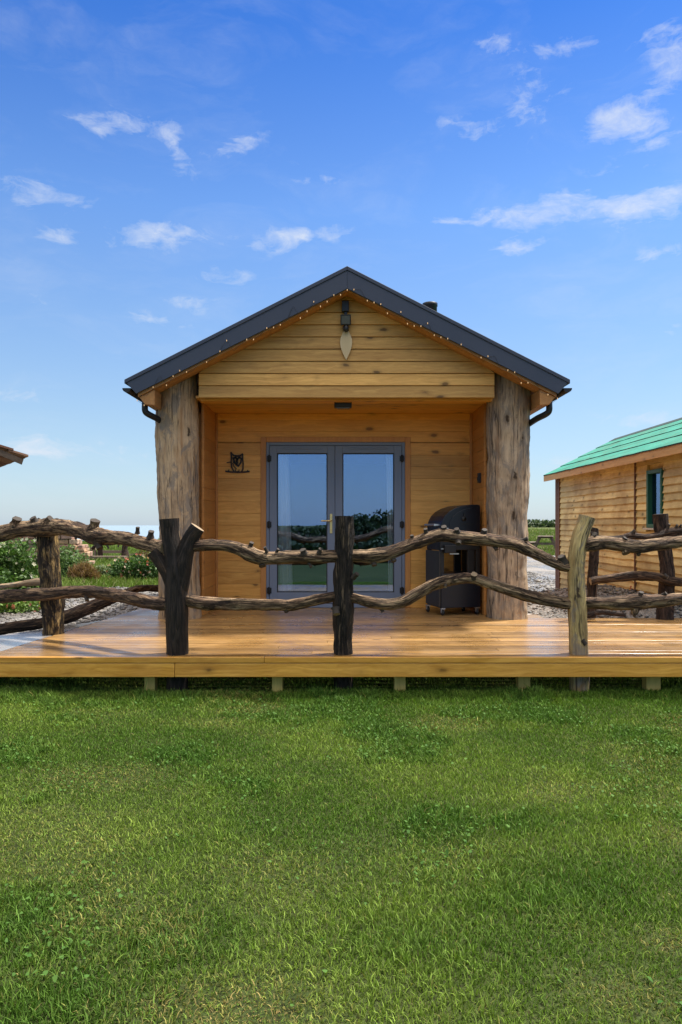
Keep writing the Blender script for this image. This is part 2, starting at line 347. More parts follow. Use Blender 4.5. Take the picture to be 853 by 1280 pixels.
def gravel_mat():
    m, t, b = mat('gravel_bed')
    tc = t.n('ShaderNodeTexCoord'); o = tc.outputs['Object']
    v = t.n('ShaderNodeTexVoronoi'); t.put(v.inputs['Vector'], o); v.inputs['Scale'].default_value = 26
    sp = t.n('ShaderNodeSeparateColor'); t.put(sp.inputs[0], v.outputs['Color'])
    c = t.ramp(sp.outputs[0], [(0.0, (0.05, 0.05, 0.05)), (0.5, (0.13, 0.125, 0.115)), (0.9, (0.20, 0.185, 0.165)), (1.0, (0.32, 0.30, 0.28))])
    big = t.noise(o, 0.6, 5, 0.6)
    c = t.mix(t.ramp(big, [(0.42, 0.0), (0.6, 0.6)]), c, (0.27, 0.245, 0.22))
    t.put(b.inputs['Base Color'], c)
    wet = t.ramp(t.noise(t.vmath('MULTIPLY', o, (1.0, 0.35, 1.0)), 0.9, 4, 0.6), [(0.5, 0.85), (0.6, 0.18)])
    t.put(b.inputs['Roughness'], wet)
    t.put(b.inputs['Normal'], t.bump(t.math('MULTIPLY', v.outputs['Distance'], -1.0), 0.7, 0.03))
    return m
M['gravel'] = gravel_mat()


def ground_mat():
    m, t, b = mat('turf_ground')
    tc = t.n('ShaderNodeTexCoord'); o = tc.outputs['Object']
    n1 = t.noise(o, 0.35, 6, 0.65); n2 = t.noise(o, 5.0, 6, 0.7); n3 = t.noise(o, 60.0, 4, 0.7)
    g = t.ramp(t.math('ADD', t.math('MULTIPLY', n1, 0.5), t.math('MULTIPLY', n2, 0.5)),
               [(0.36, (0.026, 0.040, 0.011)), (0.5, (0.042, 0.062, 0.017)), (0.64, (0.075, 0.085, 0.03))])
    g = t.mix(t.ramp(n3, [(0.38, 0.85), (0.55, 0.0)]), g, (0.012, 0.014, 0.006))
    g = t.mix(t.ramp(t.noise(o, 140.0, 3, 0.7), [(0.55, 0.0), (0.7, 0.6)]), g, (0.13, 0.12, 0.045))
    sp = t.n('ShaderNodeSeparateXYZ'); t.put(sp.inputs[0], o)
    # distant heath: browner, patchy
    far = t.ramp(t.math('MULTIPLY', sp.outputs[1], 0.01), [(0.0, 0.0), (0.45, 0.0), (0.9, 0.8)])
    heath = t.ramp(t.noise(t.vmath('MULTIPLY', o, (1, 0.4, 1)), 0.06, 6, 0.7), [(0.36, (0.05, 0.075, 0.03)), (0.5, (0.11, 0.14, 0.045)), (0.62, (0.085, 0.095, 0.045))])
    g = t.mix(far, g, heath)
    t.put(b.inputs['Base Color'], g); b.inputs['Roughness'].default_value = 0.95; b.inputs['Specular IOR Level'].default_value = 0.1
    t.put(b.inputs['Normal'], t.bump(t.math('ADD', n3, n2), 0.6, 0.03))
    return m
M['ground'] = ground_mat()


def felt_mat():
    m, t, b = mat('green_roof_felt')
    tc = t.n('ShaderNodeTexCoord'); o = tc.outputs['Object']
    n1 = t.noise(t.vmath('MULTIPLY', o, (6, 1.2, 6)), 1.0, 6, 0.7); n2 = t.noise(o, 90, 3, 0.7)
    c = t.ramp(n1, [(0.3, (0.010, 0.15, 0.10)), (0.5, (0.018, 0.25, 0.175)), (0.7, (0.05, 0.34, 0.25))])
    c = t.mix(t.ramp(n2, [(0.4, 0.35), (0.6, 0.0)]), c, (0.01, 0.13, 0.085))
    c = t.mix(t.ramp(t.noise(t.vmath('MULTIPLY', o, (3, 1.6, 3)), 1.3, 7, 0.75, 0.8), [(0.47, 0.0), (0.62, 0.7)]), c, (0.055, 0.16, 0.10))
    t.put(b.inputs['Base Color'], c); b.inputs['Roughness'].default_value = 0.85
    t.put(b.inputs['Normal'], t.bump(n2, 0.4, 0.004))
    return m
M['felt'] = felt_mat()
M['felt_edge'] = flat('felt_edge', (0.012, 0.035, 0.03), 0.9)


def tile_mat():
    m, t, b = mat('rust_shingle')
    rnd = t.attr('rnd', 'Fac')
    c = t.ramp(rnd, [(0.0, (0.10, 0.05, 0.035)), (0.5, (0.22, 0.10, 0.06)), (1.0, (0.33, 0.19, 0.12))])
    t.put(b.inputs['Base Color'], c); b.inputs['Roughness'].default_value = 0.8
    return m
M['tile'] = tile_mat()


def glass_mat():
    m = bpy.data.materials.new('window_glass'); m.use_nodes = True
    t = NT(m.node_tree)
    out = t.n('ShaderNodeOutputMaterial')
    tr = t.n('ShaderNodeBsdfTransparent'); tr.inputs[0].default_value = (0.95, 0.97, 0.98, 1)
    gl = t.n('ShaderNodeBsdfGlossy'); gl.inputs['Roughness'].default_value = 0.0; gl.inputs[0].default_value = (0.40, 0.60, 1.0, 1)
    tc = t.n('ShaderNodeTexCoord')
    t.put(gl.inputs['Normal'], t.bump(t.noise(tc.outputs['Object'], 1.6, 1, 0.4), 0.05, 0.02))
    fr = t.n('ShaderNodeFresnel'); fr.inputs[0].default_value = 1.5
    f = t.math('ADD', t.math('MULTIPLY', fr.outputs[0], 0.8), GLASS_REFL, clamp=True)
    mx = t.n('ShaderNodeMixShader'); t.put(mx.inputs[0], f)
    t.t.links.new(tr.outputs[0], mx.inputs[1]); t.t.links.new(gl.outputs[0], mx.inputs[2]); t.t.links.new(mx.outputs[0], out.inputs[0])
    return m
GLASS_REFL = 0.25
M['glass'] = glass_mat()


def sea_mat():
    m, t, b = mat('sea_water')
    b.inputs['Base Color'].default_value = (0.185, 0.25, 0.315, 1); b.inputs['Roughness'].default_value = 0.7; b.inputs['Specular IOR Level'].default_value = 0.05
    return m
M['sea'] = sea_mat()


# ------------------------------------------------------------------ objects
ROOT = {}
def tag(o, label=None, cat=None, group=None, kind=None):
    if label: o['label'] = label
    if cat: o['category'] = cat
    if group: o['group'] = group
    if kind: o['kind'] = kind
    return o

def thing(name, label, cat, loc=(0, 0, 0), group=None):
    o = bpy.data.objects.new(name, None); col.objects.link(o)
    o.location = loc; o.empty_display_size = 0.2
    ROOT[o.name] = Vector(loc)
    return tag(o, label, cat, group)

def root_loc(o):
    while o.parent: o = o.parent
    return ROOT.get(o.name, Vector((0, 0, 0)))


class MB:
    """collects shapes in world coordinates; build() links them as one mesh object"""
    def __init__(s): s.v = []; s.f = []; s.mi = []; s.sm = []; s.gc = []; s.rn = []
    def add(s, verts, faces, mi=0, smooth=False, rnd=None, gc=None):
        k = len(s.v); r = random.random() if rnd is None else rnd
        s.v += [tuple(p) for p in verts]; s.gc += [tuple(p) for p in (gc if gc is not None else verts)]
        s.rn += [r] * len(verts)
        for f in faces:
            s.f.append(tuple(i + k for i in f)); s.mi.append(mi); s.sm.append(smooth)
        return k
    def box(s, x0, x1, y0, y1, z0, z1, mi=0, rnd=None, mtx=None):
        v = [Vector(p) for p in ((x0, y0, z0), (x1, y0, z0), (x1, y1, z0), (x0, y1, z0), (x0, y0, z1), (x1, y0, z1), (x1, y1, z1), (x0, y1, z1))]
        if mtx: v = [mtx @ p for p in v]
        s.add(v, [(0, 3, 2, 1), (4, 5, 6, 7), (0, 1, 5, 4), (1, 2, 6, 5), (2, 3, 7, 6), (3, 0, 4, 7)], mi, False, rnd)
    def prism(s, poly, d0, d1, plane='XZ', mi=0, rnd=None, mtx=None, smooth=False):
        """poly: 2-D outline in plane, extruded from d0 to d1 along the third axis"""
        n = len(poly)
        def P(a, b, d): return Vector({'XZ': (a, d, b), 'YZ': (d, a, b), 'XY': (a, b, d)}[plane])
        v = [P(a, b, d0) for a, b in poly] + [P(a, b, d1) for a, b in poly]
        if mtx: v = [mtx @ p for p in v]
        f = [tuple(range(n)), tuple(range(2 * n - 1, n - 1, -1))]
        k = s.add(v, f, mi, False, rnd)
        for i in range(n):
            j = (i + 1) % n
            s.f.append((k + i, k + n + i, k + n + j, k + j)); s.mi.append(mi); s.sm.append(smooth)
    def tube(s, pts, rad, seg=18, step=0.02, amp=0.06, ridge=0.03, seed=None, mi=0, capmi=1, cap=True, flare=0.0):
        sd_ = random.random() * 100 if seed is None else seed
        P = [Vector(p) for p in pts]
        if isinstance(rad, (int, float)): rad = [rad] * len(P)
        Q, W = [], []
        n = len(P)
        for i in range(n - 1):
            p0 = P[max(i - 1, 0)]; p1 = P[i]; p2 = P[i + 1]; p3 = P[min(i + 2, n - 1)]
            m = max(1, int((p2 - p1).length / step))
            for k in range(m):
                t = k / m
                Q.append(0.5 * ((2 * p1) + (p2 - p0) * t + (2 * p0 - 5 * p1 + 4 * p2 - p3) * t * t + (3 * p1 - p0 - 3 * p2 + p3) * t ** 3))
                tt = t * t * (3 - 2 * t)
                W.append(rad[i] * (1 - tt) + rad[i + 1] * tt)
        Q.append(P[-1]); W.append(rad[-1])
        up = Vector((0.13, 0.31, 0.94)); verts = []; gcs = []
        ln = 0.0; prev = None; N = len(Q); u = None
        for i, q in enumerate(Q):
            T = (Q[min(i + 1, N - 1)] - Q[max(i - 1, 0)]).normalized()
            if u is None:
                u = T.cross(up);
                if u.length < 0.1: u = T.cross(Vector((1, 0, 0)))
            u = (u - T * u.dot(T)).normalized(); w = T.cross(u)
            if prev is not None: ln += (q - prev).length
            prev = q
            for j in range(seg):
                a = 2 * math.pi * j / seg; ca, sa = math.cos(a), math.sin(a)
                r = W[i]
                if amp: r *= 1 + amp * 1.6 * noise.noise((ca * 1.1 + sd_, sa * 1.1, ln * 3.3)) + ridge * 2 * noise.noise((ca * 3.4, sa * 3.4 + sd_, ln * 7.0)) + ridge * noise.noise((ca * 8, sa * 8 + sd_, ln * 22.0))
                verts.append(q + (u * ca + w * sa) * r)
                gcs.append((ca * W[i] + sd_, sa * W[i] + sd_ * 0.37, ln + sd_))
        faces = []
        for i in range(N - 1):
            for j in range(seg):
                k = (j + 1) % seg
                faces.append((i * seg + j, i * seg + k, (i + 1) * seg + k, (i + 1) * seg + j))
        b = s.add(verts, faces, mi, True, 0.5, gcs)
        if cap:
            for ring, fl in ((0, 1), (N - 1, 0)):
                vv = [verts[ring * seg + j] for j in range(seg)]
                c = sum(vv, Vector()) / seg
                s.add(vv + [c], [((j + 1) % seg, j, seg) if fl else (j, (j + 1) % seg, seg) for j in range(seg)], capmi, False, random.random())
    def lathe(s, c, prof, seg=20, axis='Z', mi=0, mtx=None):
        v = []
        for (r, h) in prof:
            for j in range(seg):
                a = 2 * math.pi * j / seg
                p = {'Z': (r * math.cos(a), r * math.sin(a), h), 'Y': (r * math.cos(a), h, r * math.sin(a)), 'X': (h, r * math.cos(a), r * math.sin(a))}[axis]
                p = Vector(c) + Vector(p)
                v.append(mtx @ p if mtx else p)
        f = []
        for i in range(len(prof) - 1):
            for j in range(seg):
                k = (j + 1) % seg
                f.append((i * seg + j, i * seg + k, (i + 1) * seg + k, (i + 1) * seg + j))
        f.append(tuple(range(seg))[::-1]); f.append(tuple(range((len(prof) - 1) * seg, len(prof) * seg)))
        s.add(v, f, mi, True, 0.5)
    def build(s, name, mats, parent=None, loc=None, bevel=0.0):
        me = bpy.data.meshes.new(name)
        off = root_loc(parent) if parent else Vector(loc or (0, 0, 0))
        me.from_pydata([(p[0] - off.x, p[1] - off.y, p[2] - off.z) for p in s.v], [], s.f)
        for m in (mats if isinstance(mats, (list, tuple)) else [mats]): me.materials.append(m)
        nm = len(me.materials)
        me.polygons.foreach_set('material_index', [min(i, nm - 1) for i in s.mi])
        me.polygons.foreach_set('use_smooth', s.sm)
        a = me.attributes.new('rnd', 'FLOAT', 'POINT'); a.data.foreach_set('value', s.rn)
        a = me.attributes.new('gc', 'FLOAT_VECTOR', 'POINT'); a.data.foreach_set('vector', [c for p in s.gc for c in p])
        me.update(); me.validate()
        o = bpy.data.objects.new(name, me); col.objects.link(o)
        if parent: o.parent = parent
        else: o.location = off
        if bevel:
            bm = o.modifiers.new('bevel', 'BEVEL'); bm.width = bevel; bm.segments = 2; bm.limit_method = 'ANGLE'; bm.angle_limit = R(50)
        return o


def np_mesh(name, verts, faces_flat, loop_tot, colors, material, smooth=False, parent=None, loc=(0, 0, 0), rnd=None):
    """big mesh straight from numpy arrays"""
    off = root_loc(parent) if parent else Vector(loc)
    verts = verts.reshape(-1, 3) - np.array(off)
    me = bpy.data.meshes.new(name)
    me.vertices.add(len(verts)); me.vertices.foreach_set('co', verts.astype(np.float32).ravel())
    me.loops.add(len(faces_flat)); me.loops.foreach_set('vertex_index', faces_flat.astype(np.int32))
    st = np.concatenate([[0], np.cumsum(loop_tot)[:-1]]).astype(np.int32)
    me.polygons.add(len(loop_tot)); me.polygons.foreach_set('loop_start', st); me.polygons.foreach_set('loop_total', loop_tot.astype(np.int32))
    me.update(calc_edges=True)
    if colors is not None:
        a = me.attributes.new('col', 'FLOAT_COLOR', 'POINT')
        c4 = np.ones((len(verts), 4), np.float32); c4[:, :3] = colors.reshape(-1, 3); a.data.foreach_set('color', c4.ravel())
    if rnd is not None:
        a = me.attributes.new('rnd', 'FLOAT', 'POINT'); a.data.foreach_set('value', rnd.astype(np.float32))
    if smooth: me.polygons.foreach_set('use_smooth', np.ones(len(loop_tot), bool))
    me.materials.append(material)
    o = bpy.data.objects.new(name, me); col.objects.link(o)
    if parent: o.parent = parent
    else: o.location = off
    return o


def vnoise(x, y, seed=0):
    xi = np.floor(x).astype(np.int64); yi = np.floor(y).astype(np.int64); fx = x - xi; fy = y - yi
    fx = fx * fx * (3 - 2 * fx); fy = fy * fy * (3 - 2 * fy)
    def h(a, b):
        n = (a * 374761393 + b * 668265263 + seed * 1442695041) & 0x7fffffff
        n = ((n ^ (n >> 13)) * 1274126177) & 0x7fffffff
        return ((n ^ (n >> 16)) & 0xffff) / 65535.0
    return (h(xi, yi) * (1 - fx) + h(xi + 1, yi) * fx) * (1 - fy) + (h(xi, yi + 1) * (1 - fx) + h(xi + 1, yi + 1) * fx) * fy

def fbm(x, y, seed=0, o=4):
    t = 0; a = 0.5; s = 0
    for i in range(o):
        t = t + a * vnoise(x * 2 ** i + 17.3 * i, y * 2 ** i - 9.1 * i, seed + i); s += a; a *= 0.55
    return t / s


def at(px, py, D):
    """photo pixel at real distance D in front of the camera -> a point of the place"""
    return Vector(((px - CX) / F * D, D, HC - (py - HY) / F * D))

# ------------------------------------------------------------------ ground, gravel, sea
def ground_z(x, y):
    r = np.hypot(x, y); q = x / np.maximum(np.abs(y), 1e-3)
    fwd = y > 5
    z = np.zeros_like(r)
    left = np.clip((-0.08 - q) / 0.10, 0, 1) * fwd
    z = z - left * np.clip((r - 50) / 90, 0, 3) ** 1.3 * 14
    right = np.clip((q - 0.05) / 0.12, 0, 1) * fwd
    z = z + right * (np.clip((r - 45) / 160, 0, 1) ** 1.2) * 1.9
    z = z + 0.02 * (fbm(x * 0.7, y * 0.7, 3) - 0.5) * np.clip((r - 1) / 3, 0, 1) * 2
    # gravel is banked up against the green-roofed cabin
    b = np.clip((x - 2.6) / 1.1, 0, 1) * np.clip((14.0 - y) / 2.5, 0, 1) * np.clip((y - 8.0) / 0.6, 0, 1) * np.clip((9.0 - x) / 2, 0, 1)
    return z + 0.36 * b

def make_ground():
    na = 180; radii = np.concatenate([[0.4], np.geomspace(0.8, 14, 60), np.geomspace(14.6, 700, 60)])
    ang = np.linspace(0, 2 * np.pi, na, endpoint=False)
    A, RR = np.meshgrid(ang, radii)
    x = RR * np.cos(A); y = RR * np.sin(A)
    z = ground_z(x, y)
    v = np.stack([x, y, z], -1).reshape(-1, 3)
    n = len(radii); f = []
    for i in range(n - 1):
        a = np.arange(na); b = (a + 1) % na
        f.append(np.stack([i * na + a, (i + 1) * na + a, (i + 1) * na + b, i * na + b], -1))
    f = np.concatenate(f).reshape(-1)
    v = np.concatenate([v, [[0, 0, 0]]]); c = len(v) - 1
    a = np.arange(na); tri = np.stack([np.full(na, c), a, (a + 1) % na], -1).reshape(-1)
    o = np_mesh('ground', v, np.concatenate([f, tri]), np.concatenate([np.full(len(f) // 4, 4), np.full(na, 3)]), None, M['ground'], True)
    tag(o, kind='structure')
make_ground()

mb = MB(); sg = 64
mb.add([(9000 * math.cos(2 * math.pi * i / sg), 9000 * math.sin(2 * math.pi * i / sg), -16) for i in range(sg)], [tuple(range(sg))])
tag(mb.build('sea', M['sea']), kind='structure')


def gravel_inside(x, y):
    wob = 0.5 * (fbm(x * 0.6, y * 0.6, 21) - 0.5)
    L = (x < -1.5) & (x > -5.4 + wob + 0.10 * (y - 9)) & (y > 7.4 + wob + 0.4 * np.clip(-3.2 - x, 0, 9)) & (y < 15.5 + wob)
    Rr = (x > 1.5) & (x < 9 + wob) & (y > 8.1) & (y < 33 + 4 * wob)
    Bk = (np.abs(x) <= 1.5) & (y > 13) & (y < 30)
    return L | Rr | Bk

def make_gravel():
    s = 0.16
    X, Y = np.meshgrid(np.arange(-6.4, 9.6, s), np.arange(6.6, 34, s))
    cells = gravel_inside(X + s / 2, Y + s / 2)
    ny, nx = X.shape
    Z = ground_z(X, Y) + 0.03 + 0.025 * (fbm(X * 2.2, Y * 2.2, 5) - 0.5)
    v = np.stack([X, Y, Z], -1).reshape(-1, 3)
    jj, ii = np.nonzero(cells[:-1, :-1])
    a = jj * nx + ii
    f = np.stack([a, a + 1, a + nx + 1, a + nx], -1)
    used, inv = np.unique(f, return_inverse=True)
    o = np_mesh('gravel', v[used], inv.reshape(-1), np.full(len(f), 4), None, M['gravel'], True)
    tag(o, kind='structure')
    # loose stones lying on it
    n = 26000
    x = rng.uniform(-6.2, 5.2, n); y = 7.4 + (rng.random(n) ** 1.6) * 13
    k = gravel_inside(x, y); x, y = x[k], y[k]
    vis = (np.abs(x) > 1.95) | (y > 14); x, y = x[vis], y[vis]
    n = len(x)
    oct_ = np.array([(1, 0, 0), (0, 1, 0), (-1, 0, 0), (0, -1, 0), (0, 0, 1), (0, 0, -1), (.6, .6, .5), (-.6, .6, .5), (-.6, -.6, .5), (.6, -.6, .5)], float)
    fc = np.array([(4, 9, 6), (4, 6, 7), (4, 7, 8), (4, 8, 9), (0, 6, 9), (1, 7, 6), (2, 8, 7), (3, 9, 8), (0, 1, 6), (1, 2, 7), (2, 3, 8), (3, 0, 9), (0, 5, 1), (1, 5, 2), (2, 5, 3), (3, 5, 0)])
    sz = rng.lognormal(math.log(0.017), 0.42, n)[:, None, None] * (0.75 + 0.5 * rng.random((n, 10, 1)))
    sq = np.stack([0.8 + 0.6 * rng.random(n), 0.8 + 0.5 * rng.random(n), 0.45 + 0.35 * rng.random(n)], -1)[:, None, :]
    a = rng.uniform(0, 6.28, n); ca, sa = np.cos(a), np.sin(a)
    P = oct_[None] * sz * sq
    Px = P[..., 0] * ca[:, None] - P[..., 1] * sa[:, None]; Py = P[..., 0] * sa[:, None] + P[..., 1] * ca[:, None]
    z = ground_z(x, y) + 0.035
    P = np.stack([Px + x[:, None], Py + y[:, None], P[..., 2] + z[:, None]], -1)
    F_ = (fc[None] + (np.arange(n) * 10)[:, None, None]).reshape(-1)
    o = np_mesh('gravel_stones', P, F_, np.full(n * 16, 3), None, M['pebble'], False, rnd=np.repeat(rng.random(n), 10))
    tag(o, 'loose grey stones lying on the gravel beside the cabins', 'gravel', kind='stuff')
make_gravel()


# ------------------------------------------------------------------ grass
def blades(name, x, y, z, h, w, lean, colr, matl, label, cat):
    n = len(x)
    a = rng.uniform(0, 2 * np.pi, n); la = rng.uniform(0, 2 * np.pi, n)
    dx, dy = np.cos(a) * w / 2, np.sin(a) * w / 2
    lx, ly = np.cos(la) * lean * h, np.sin(la) * lean * h
    V = np.zeros((n, 5, 3))
    V[:, 0] = np.stack([x - dx, y - dy, z], -1); V[:, 1] = np.stack([x + dx, y + dy, z], -1)
    V[:, 2] = np.stack([x + dx * .8 + lx * .38, y + dy * .8 + ly * .38, z + h * .58], -1); V[:, 3] = np.stack([x - dx * .8 + lx * .38, y - dy * .8 + ly * .38, z + h * .58], -1)
    V[:, 4] = np.stack([x + lx, y + ly, z + h * (1 - 0.35 * np.minimum(lean, 1.4) ** 2 * .6)], -1)
    b = (np.arange(n) * 5)[:, None]
    q = np.concatenate([b + [[0, 1, 2, 3]], b + [[3, 2, 4]]], 1).reshape(-1)
    C = np.repeat(colr[:, None, :], 5, 1)
    o = np_mesh(name, V, q, np.tile([4, 3], n), C, matl)
    return tag(o, label, cat, kind='stuff')

def lerp(a, b, t): return a + (b - a) * t[..., None]

def lawn():
    n = 430000
    y = rng.uniform(1.3 ** 1.4, 6.6 ** 1.4, n) ** (1 / 1.4); hw = y * 0.475 + 0.35
    x = rng.uniform(-1, 1, n) * hw
    n2 = 45000
    y2 = rng.uniform(1.6, 6.5, n2); x2 = rng.uniform(0, 1.6, n2); sg_ = rng.choice([-1, 1], n2); x2 = sg_ * (y2 * 0.475 + 0.35 + x2)
    x = np.concatenate([x, x2]); y = np.concatenate([y, y2])
    big = fbm(x * 0.9, y * 0.9, 31, 4); med = fbm(x * 3.2, y * 3.2, 41, 4); fine = fbm(x * 11, y * 11, 51, 3)
    dry = np.clip((fbm(x * 1.3 + 5, y * 1.6, 61, 4) - 0.58) / 0.16, 0, 1) * 0.42
    # worn straw-coloured patches
    for (px, py, r_, s_) in ((290, 1268, .24, .8), (790, 1245, .14, .5), (118, 970, .30, .5), (845, 1180, .12, .6), (330, 1090, .28, .4), (60, 1040, .3, .35), (560, 1075, .3, .3)):
        D = HC * F / (py - HY); cx_, cy_ = (px - CX) / F * D, D
        dd = np.hypot((x - cx_) / 1.5, y - cy_) / r_ + 0.9 * (med - 0.5)
        dry = np.maximum(dry, s_ * np.clip(1.25 - dd, 0, 1))
    lush = np.clip((fbm(x * 2.1 - 4, y * 2.1 + 9, 71, 4) - 0.53) / 0.12, 0, 1) * (1 - dry)
    for (px, py, r_) in ((225, 1190, .16), (650, 1110, .35), (200, 1180, .2), (70, 1250, .25), (520, 1180, .25)):
        D = HC * F / (py - HY); cx_, cy_ = (px - CX) / F * D, D
        lush = np.maximum(lush, np.clip(1.3 - np.hypot((x - cx_) / 1.4, y - cy_) / r_ - 0.8 * (med - .5), 0, 1) * 0.9)
    N = len(x); rr = rng.random(N)
    keep = rng.random(N) < (1.0 - 0.05 * dry) * np.where(y > 5.95, 0.55, 1)
    h = (0.016 + 0.011 * med + 0.014 * lush * fine * 1.6) * (0.6 + 0.7 * rr) * (1 - 0.35 * dry)
    h *= np.where(rng.random(N) < 0.03, 1.5, 1.0)
    edge = np.clip(1 - np.abs(y - 5.72) / 0.30, 0, 1); h *= 1 + 1.3 * edge * (0.4 + fine)
    w = rng.uniform(0.0030, 0.0060, N) * (1 + 0.35 * lush) * (0.50 + 0.10 * y)
    lean = rng.uniform(0.1, 1.05, N) + 0.35 * dry; h *= 1 - 0.2 * dry
    green1 = np.array((0.088, 0.170, 0.020)); green2 = np.array((0.205, 0.295, 0.048)); deep = np.array((0.066, 0.150, 0.026)); straw = np.array((0.36, 0.27, 0.10)); strawg = np.array((0.27, 0.25, 0.065))
    c = lerp(green1, green2, np.clip(0.30 + 2.2 * (big - 0.5) + 1.0 * (med - 0.5) + 0.6 * (rr - 0.5), 0, 1))
    c = lerp(c, np.broadcast_to(deep, c.shape), lush * 0.55)
    blade_dry = np.clip(dry * 1.3 * (rng.random(N) < 0.2 + 0.5 * dry) + (rng.random(N) < 0.03) * 0.6, 0, 1)
    c = lerp(c, np.where((rng.random(N) < 0.5)[:, None], straw, strawg), blade_dry)
    c *= (0.45 + 0.95 * rng.random(N) ** 1.3)[:, None]
    z = ground_z(x, y) - 0.004
    k = keep
    blades('lawn_grass', x[k], y[k], z[k], h[k], w[k], lean[k], c[k], M['grass'], 'short mown lawn with straw patches in front of the deck', 'grass')
    # clover and broad leaves low in the turf
    m = 10000
    y = np.sqrt(rng.uniform(1.3 ** 2, 6.0 ** 2, m)); x = rng.uniform(-1, 1, m) * (y * 0.475 + 0.35)
    lu = fbm(x * 2.1 - 4, y * 2.1 + 9, 71, 4) + 0.25 * (rng.random(m) - .5)
    k = lu > 0.56; x, y = x[k], y[k]; m = len(x)
    s = rng.uniform(0.006, 0.013, m); a = rng.uniform(0, 6.28, m); s *= .8; zz = ground_z(x, y) + rng.uniform(0.012, 0.036, m)
    t1 = rng.normal(0, 0.35, m); t2 = rng.normal(0, 0.35, m)
    V = np.zeros((m, 6, 3))
    for i in range(6):
        b = a + i * math.pi / 3; r = s * (1.0 if i % 2 else 0.72)
        ox, oy = np.cos(b) * r, np.sin(b) * r
        V[:, i] = np.stack([x + ox, y + oy, zz + ox * t1 + oy * t2], -1)
    c = lerp(np.array((0.045, 0.115, 0.02)), np.array((0.09, 0.18, 0.035)), rng.random(m))
    o = np_mesh('clover', V, (np.arange(m)[:, None] * 6 + np.arange(6)).reshape(-1), np.full(m, 6), np.repeat(c[:, None], 6, 1), M['grass'])
    tag(o, 'dark clover leaves scattered low in the lawn', 'clover', kind='stuff')
lawn()

def field_grass():
    n = 150000
    D = 7.0 * (62 / 7.0) ** rng.random(n)
    q = rng.uniform(-0.62, -0.17, n); x = q * D; y = D
    n2 = 40000
    D2 = 24 * (95 / 24) ** rng.random(n2); q2 = rng.uniform(0.17, 0.5, n2)
    x = np.concatenate([x, q2 * D2]); y = np.concatenate([y, D2]); D = np.concatenate([D, D2])
    k = ~gravel_inside(x, y) & ~((np.abs(x) < 3.4) & (y < 9.6)) & ~((x < -2.6) & (x > -4.4) & (y < 8.4))
    x, y, D = x[k], y[k], D[k]; N = len(x)
    g = fbm(x * 0.5, y * 0.5, 81, 4)
    h = np.where(x > 0, 0.5, 1.0) * (0.035 + 0.006 * D) * (0.5 + 1.0 * g) * (0.5 + rng.random(N)); w = 0.003 + 0.0011 * D
    c = lerp(np.array((0.06, 0.125, 0.016)), np.array((0.17, 0.235, 0.045)), np.clip(g * 1.3 - 0.15 + 0.3 * (rng.random(N) - .5), 0, 1))
    c = lerp(c, np.broadcast_to(np.array((0.21, 0.19, 0.10)), c.shape), (rng.random(N) < np.where(x > 0, 0.35, 0.12)) * 0.8)
    blades('field_grass', x, y, ground_z(x, y) - 0.005, h, w, rng.uniform(0.1, 0.9, N), c, M['grass'], 'rougher bright grass of the field behind the cabins', 'grass')
field_grass()


# ------------------------------------------------------------------ cabin
ZD = 0.31                       # deck level
CXC = 0.065                     # cabin centre line
HALF, Z_RIDGE, Z_EAVE = 2.325, 4.03, 2.845
SL = (Z_RIDGE - Z_EAVE) / HALF
def roof_z(x): return Z_RIDGE - SL * abs(x - CXC)
Y_VERGE, Y_GABLE, Y_COL, Y_WALL, Y_BACK = 7.72, 7.98, 8.25, 9.2, 14.2
XL, XR = -1.56, 1.63            # porch side walls, inner faces
Z_CEIL = 2.725

cabin = thing('wooden_cabin', 'pine cabin with grey metal gable roof, log columns and glazed double doors', 'cabin', (CXC, Y_WALL, 0))

# roof: folded metal shell + timber lining
mb = MB()
xs = [CXC - HALF, CXC, CXC + HALF]
top = [(xs[0], Z_EAVE), (xs[1], Z_RIDGE), (xs[2], Z_EAVE)]
def under(dz, cut): return [(xs[2] - cut, Z_EAVE + SL * cut - dz), (xs[1], Z_RIDGE - dz), (xs[0] + cut, Z_EAVE + SL * cut - dz)]
for sgn in (-1, 1):
    e = xs[0] if sgn < 0 else xs[2]
    c = -sgn * 0.12
    mb.prism([(e, Z_EAVE), (xs[1], Z_RIDGE), (xs[1], Z_RIDGE - 0.222), (e + c, Z_EAVE + SL * 0.12 - 0.195)], Y_VERGE, Y_VERGE + 0.022, 'XZ', rnd=0.3)      # verge trim
    mb.prism([(e, Z_EAVE + 0.012), (xs[1], Z_RIDGE + 0.012), (xs[1], Z_RIDGE - 0.03), (e, Z_EAVE - 0.03)], Y_VERGE - 0.012, Y_BACK + 0.3, 'XZ', rnd=0.5)   # sheet
    for k in range(12):
        yy = 8.1 + k * 0.5
        mb.prism([(e, Z_EAVE + 0.045), (xs[1], Z_RIDGE + 0.045), (xs[1], Z_RIDGE + 0.0), (e, Z_EAVE + 0.0)], yy, yy + 0.03, 'XZ', rnd=0.5)
roof = mb.build('roof', M['roof'], cabin, bevel=0.004)
mb = MB()
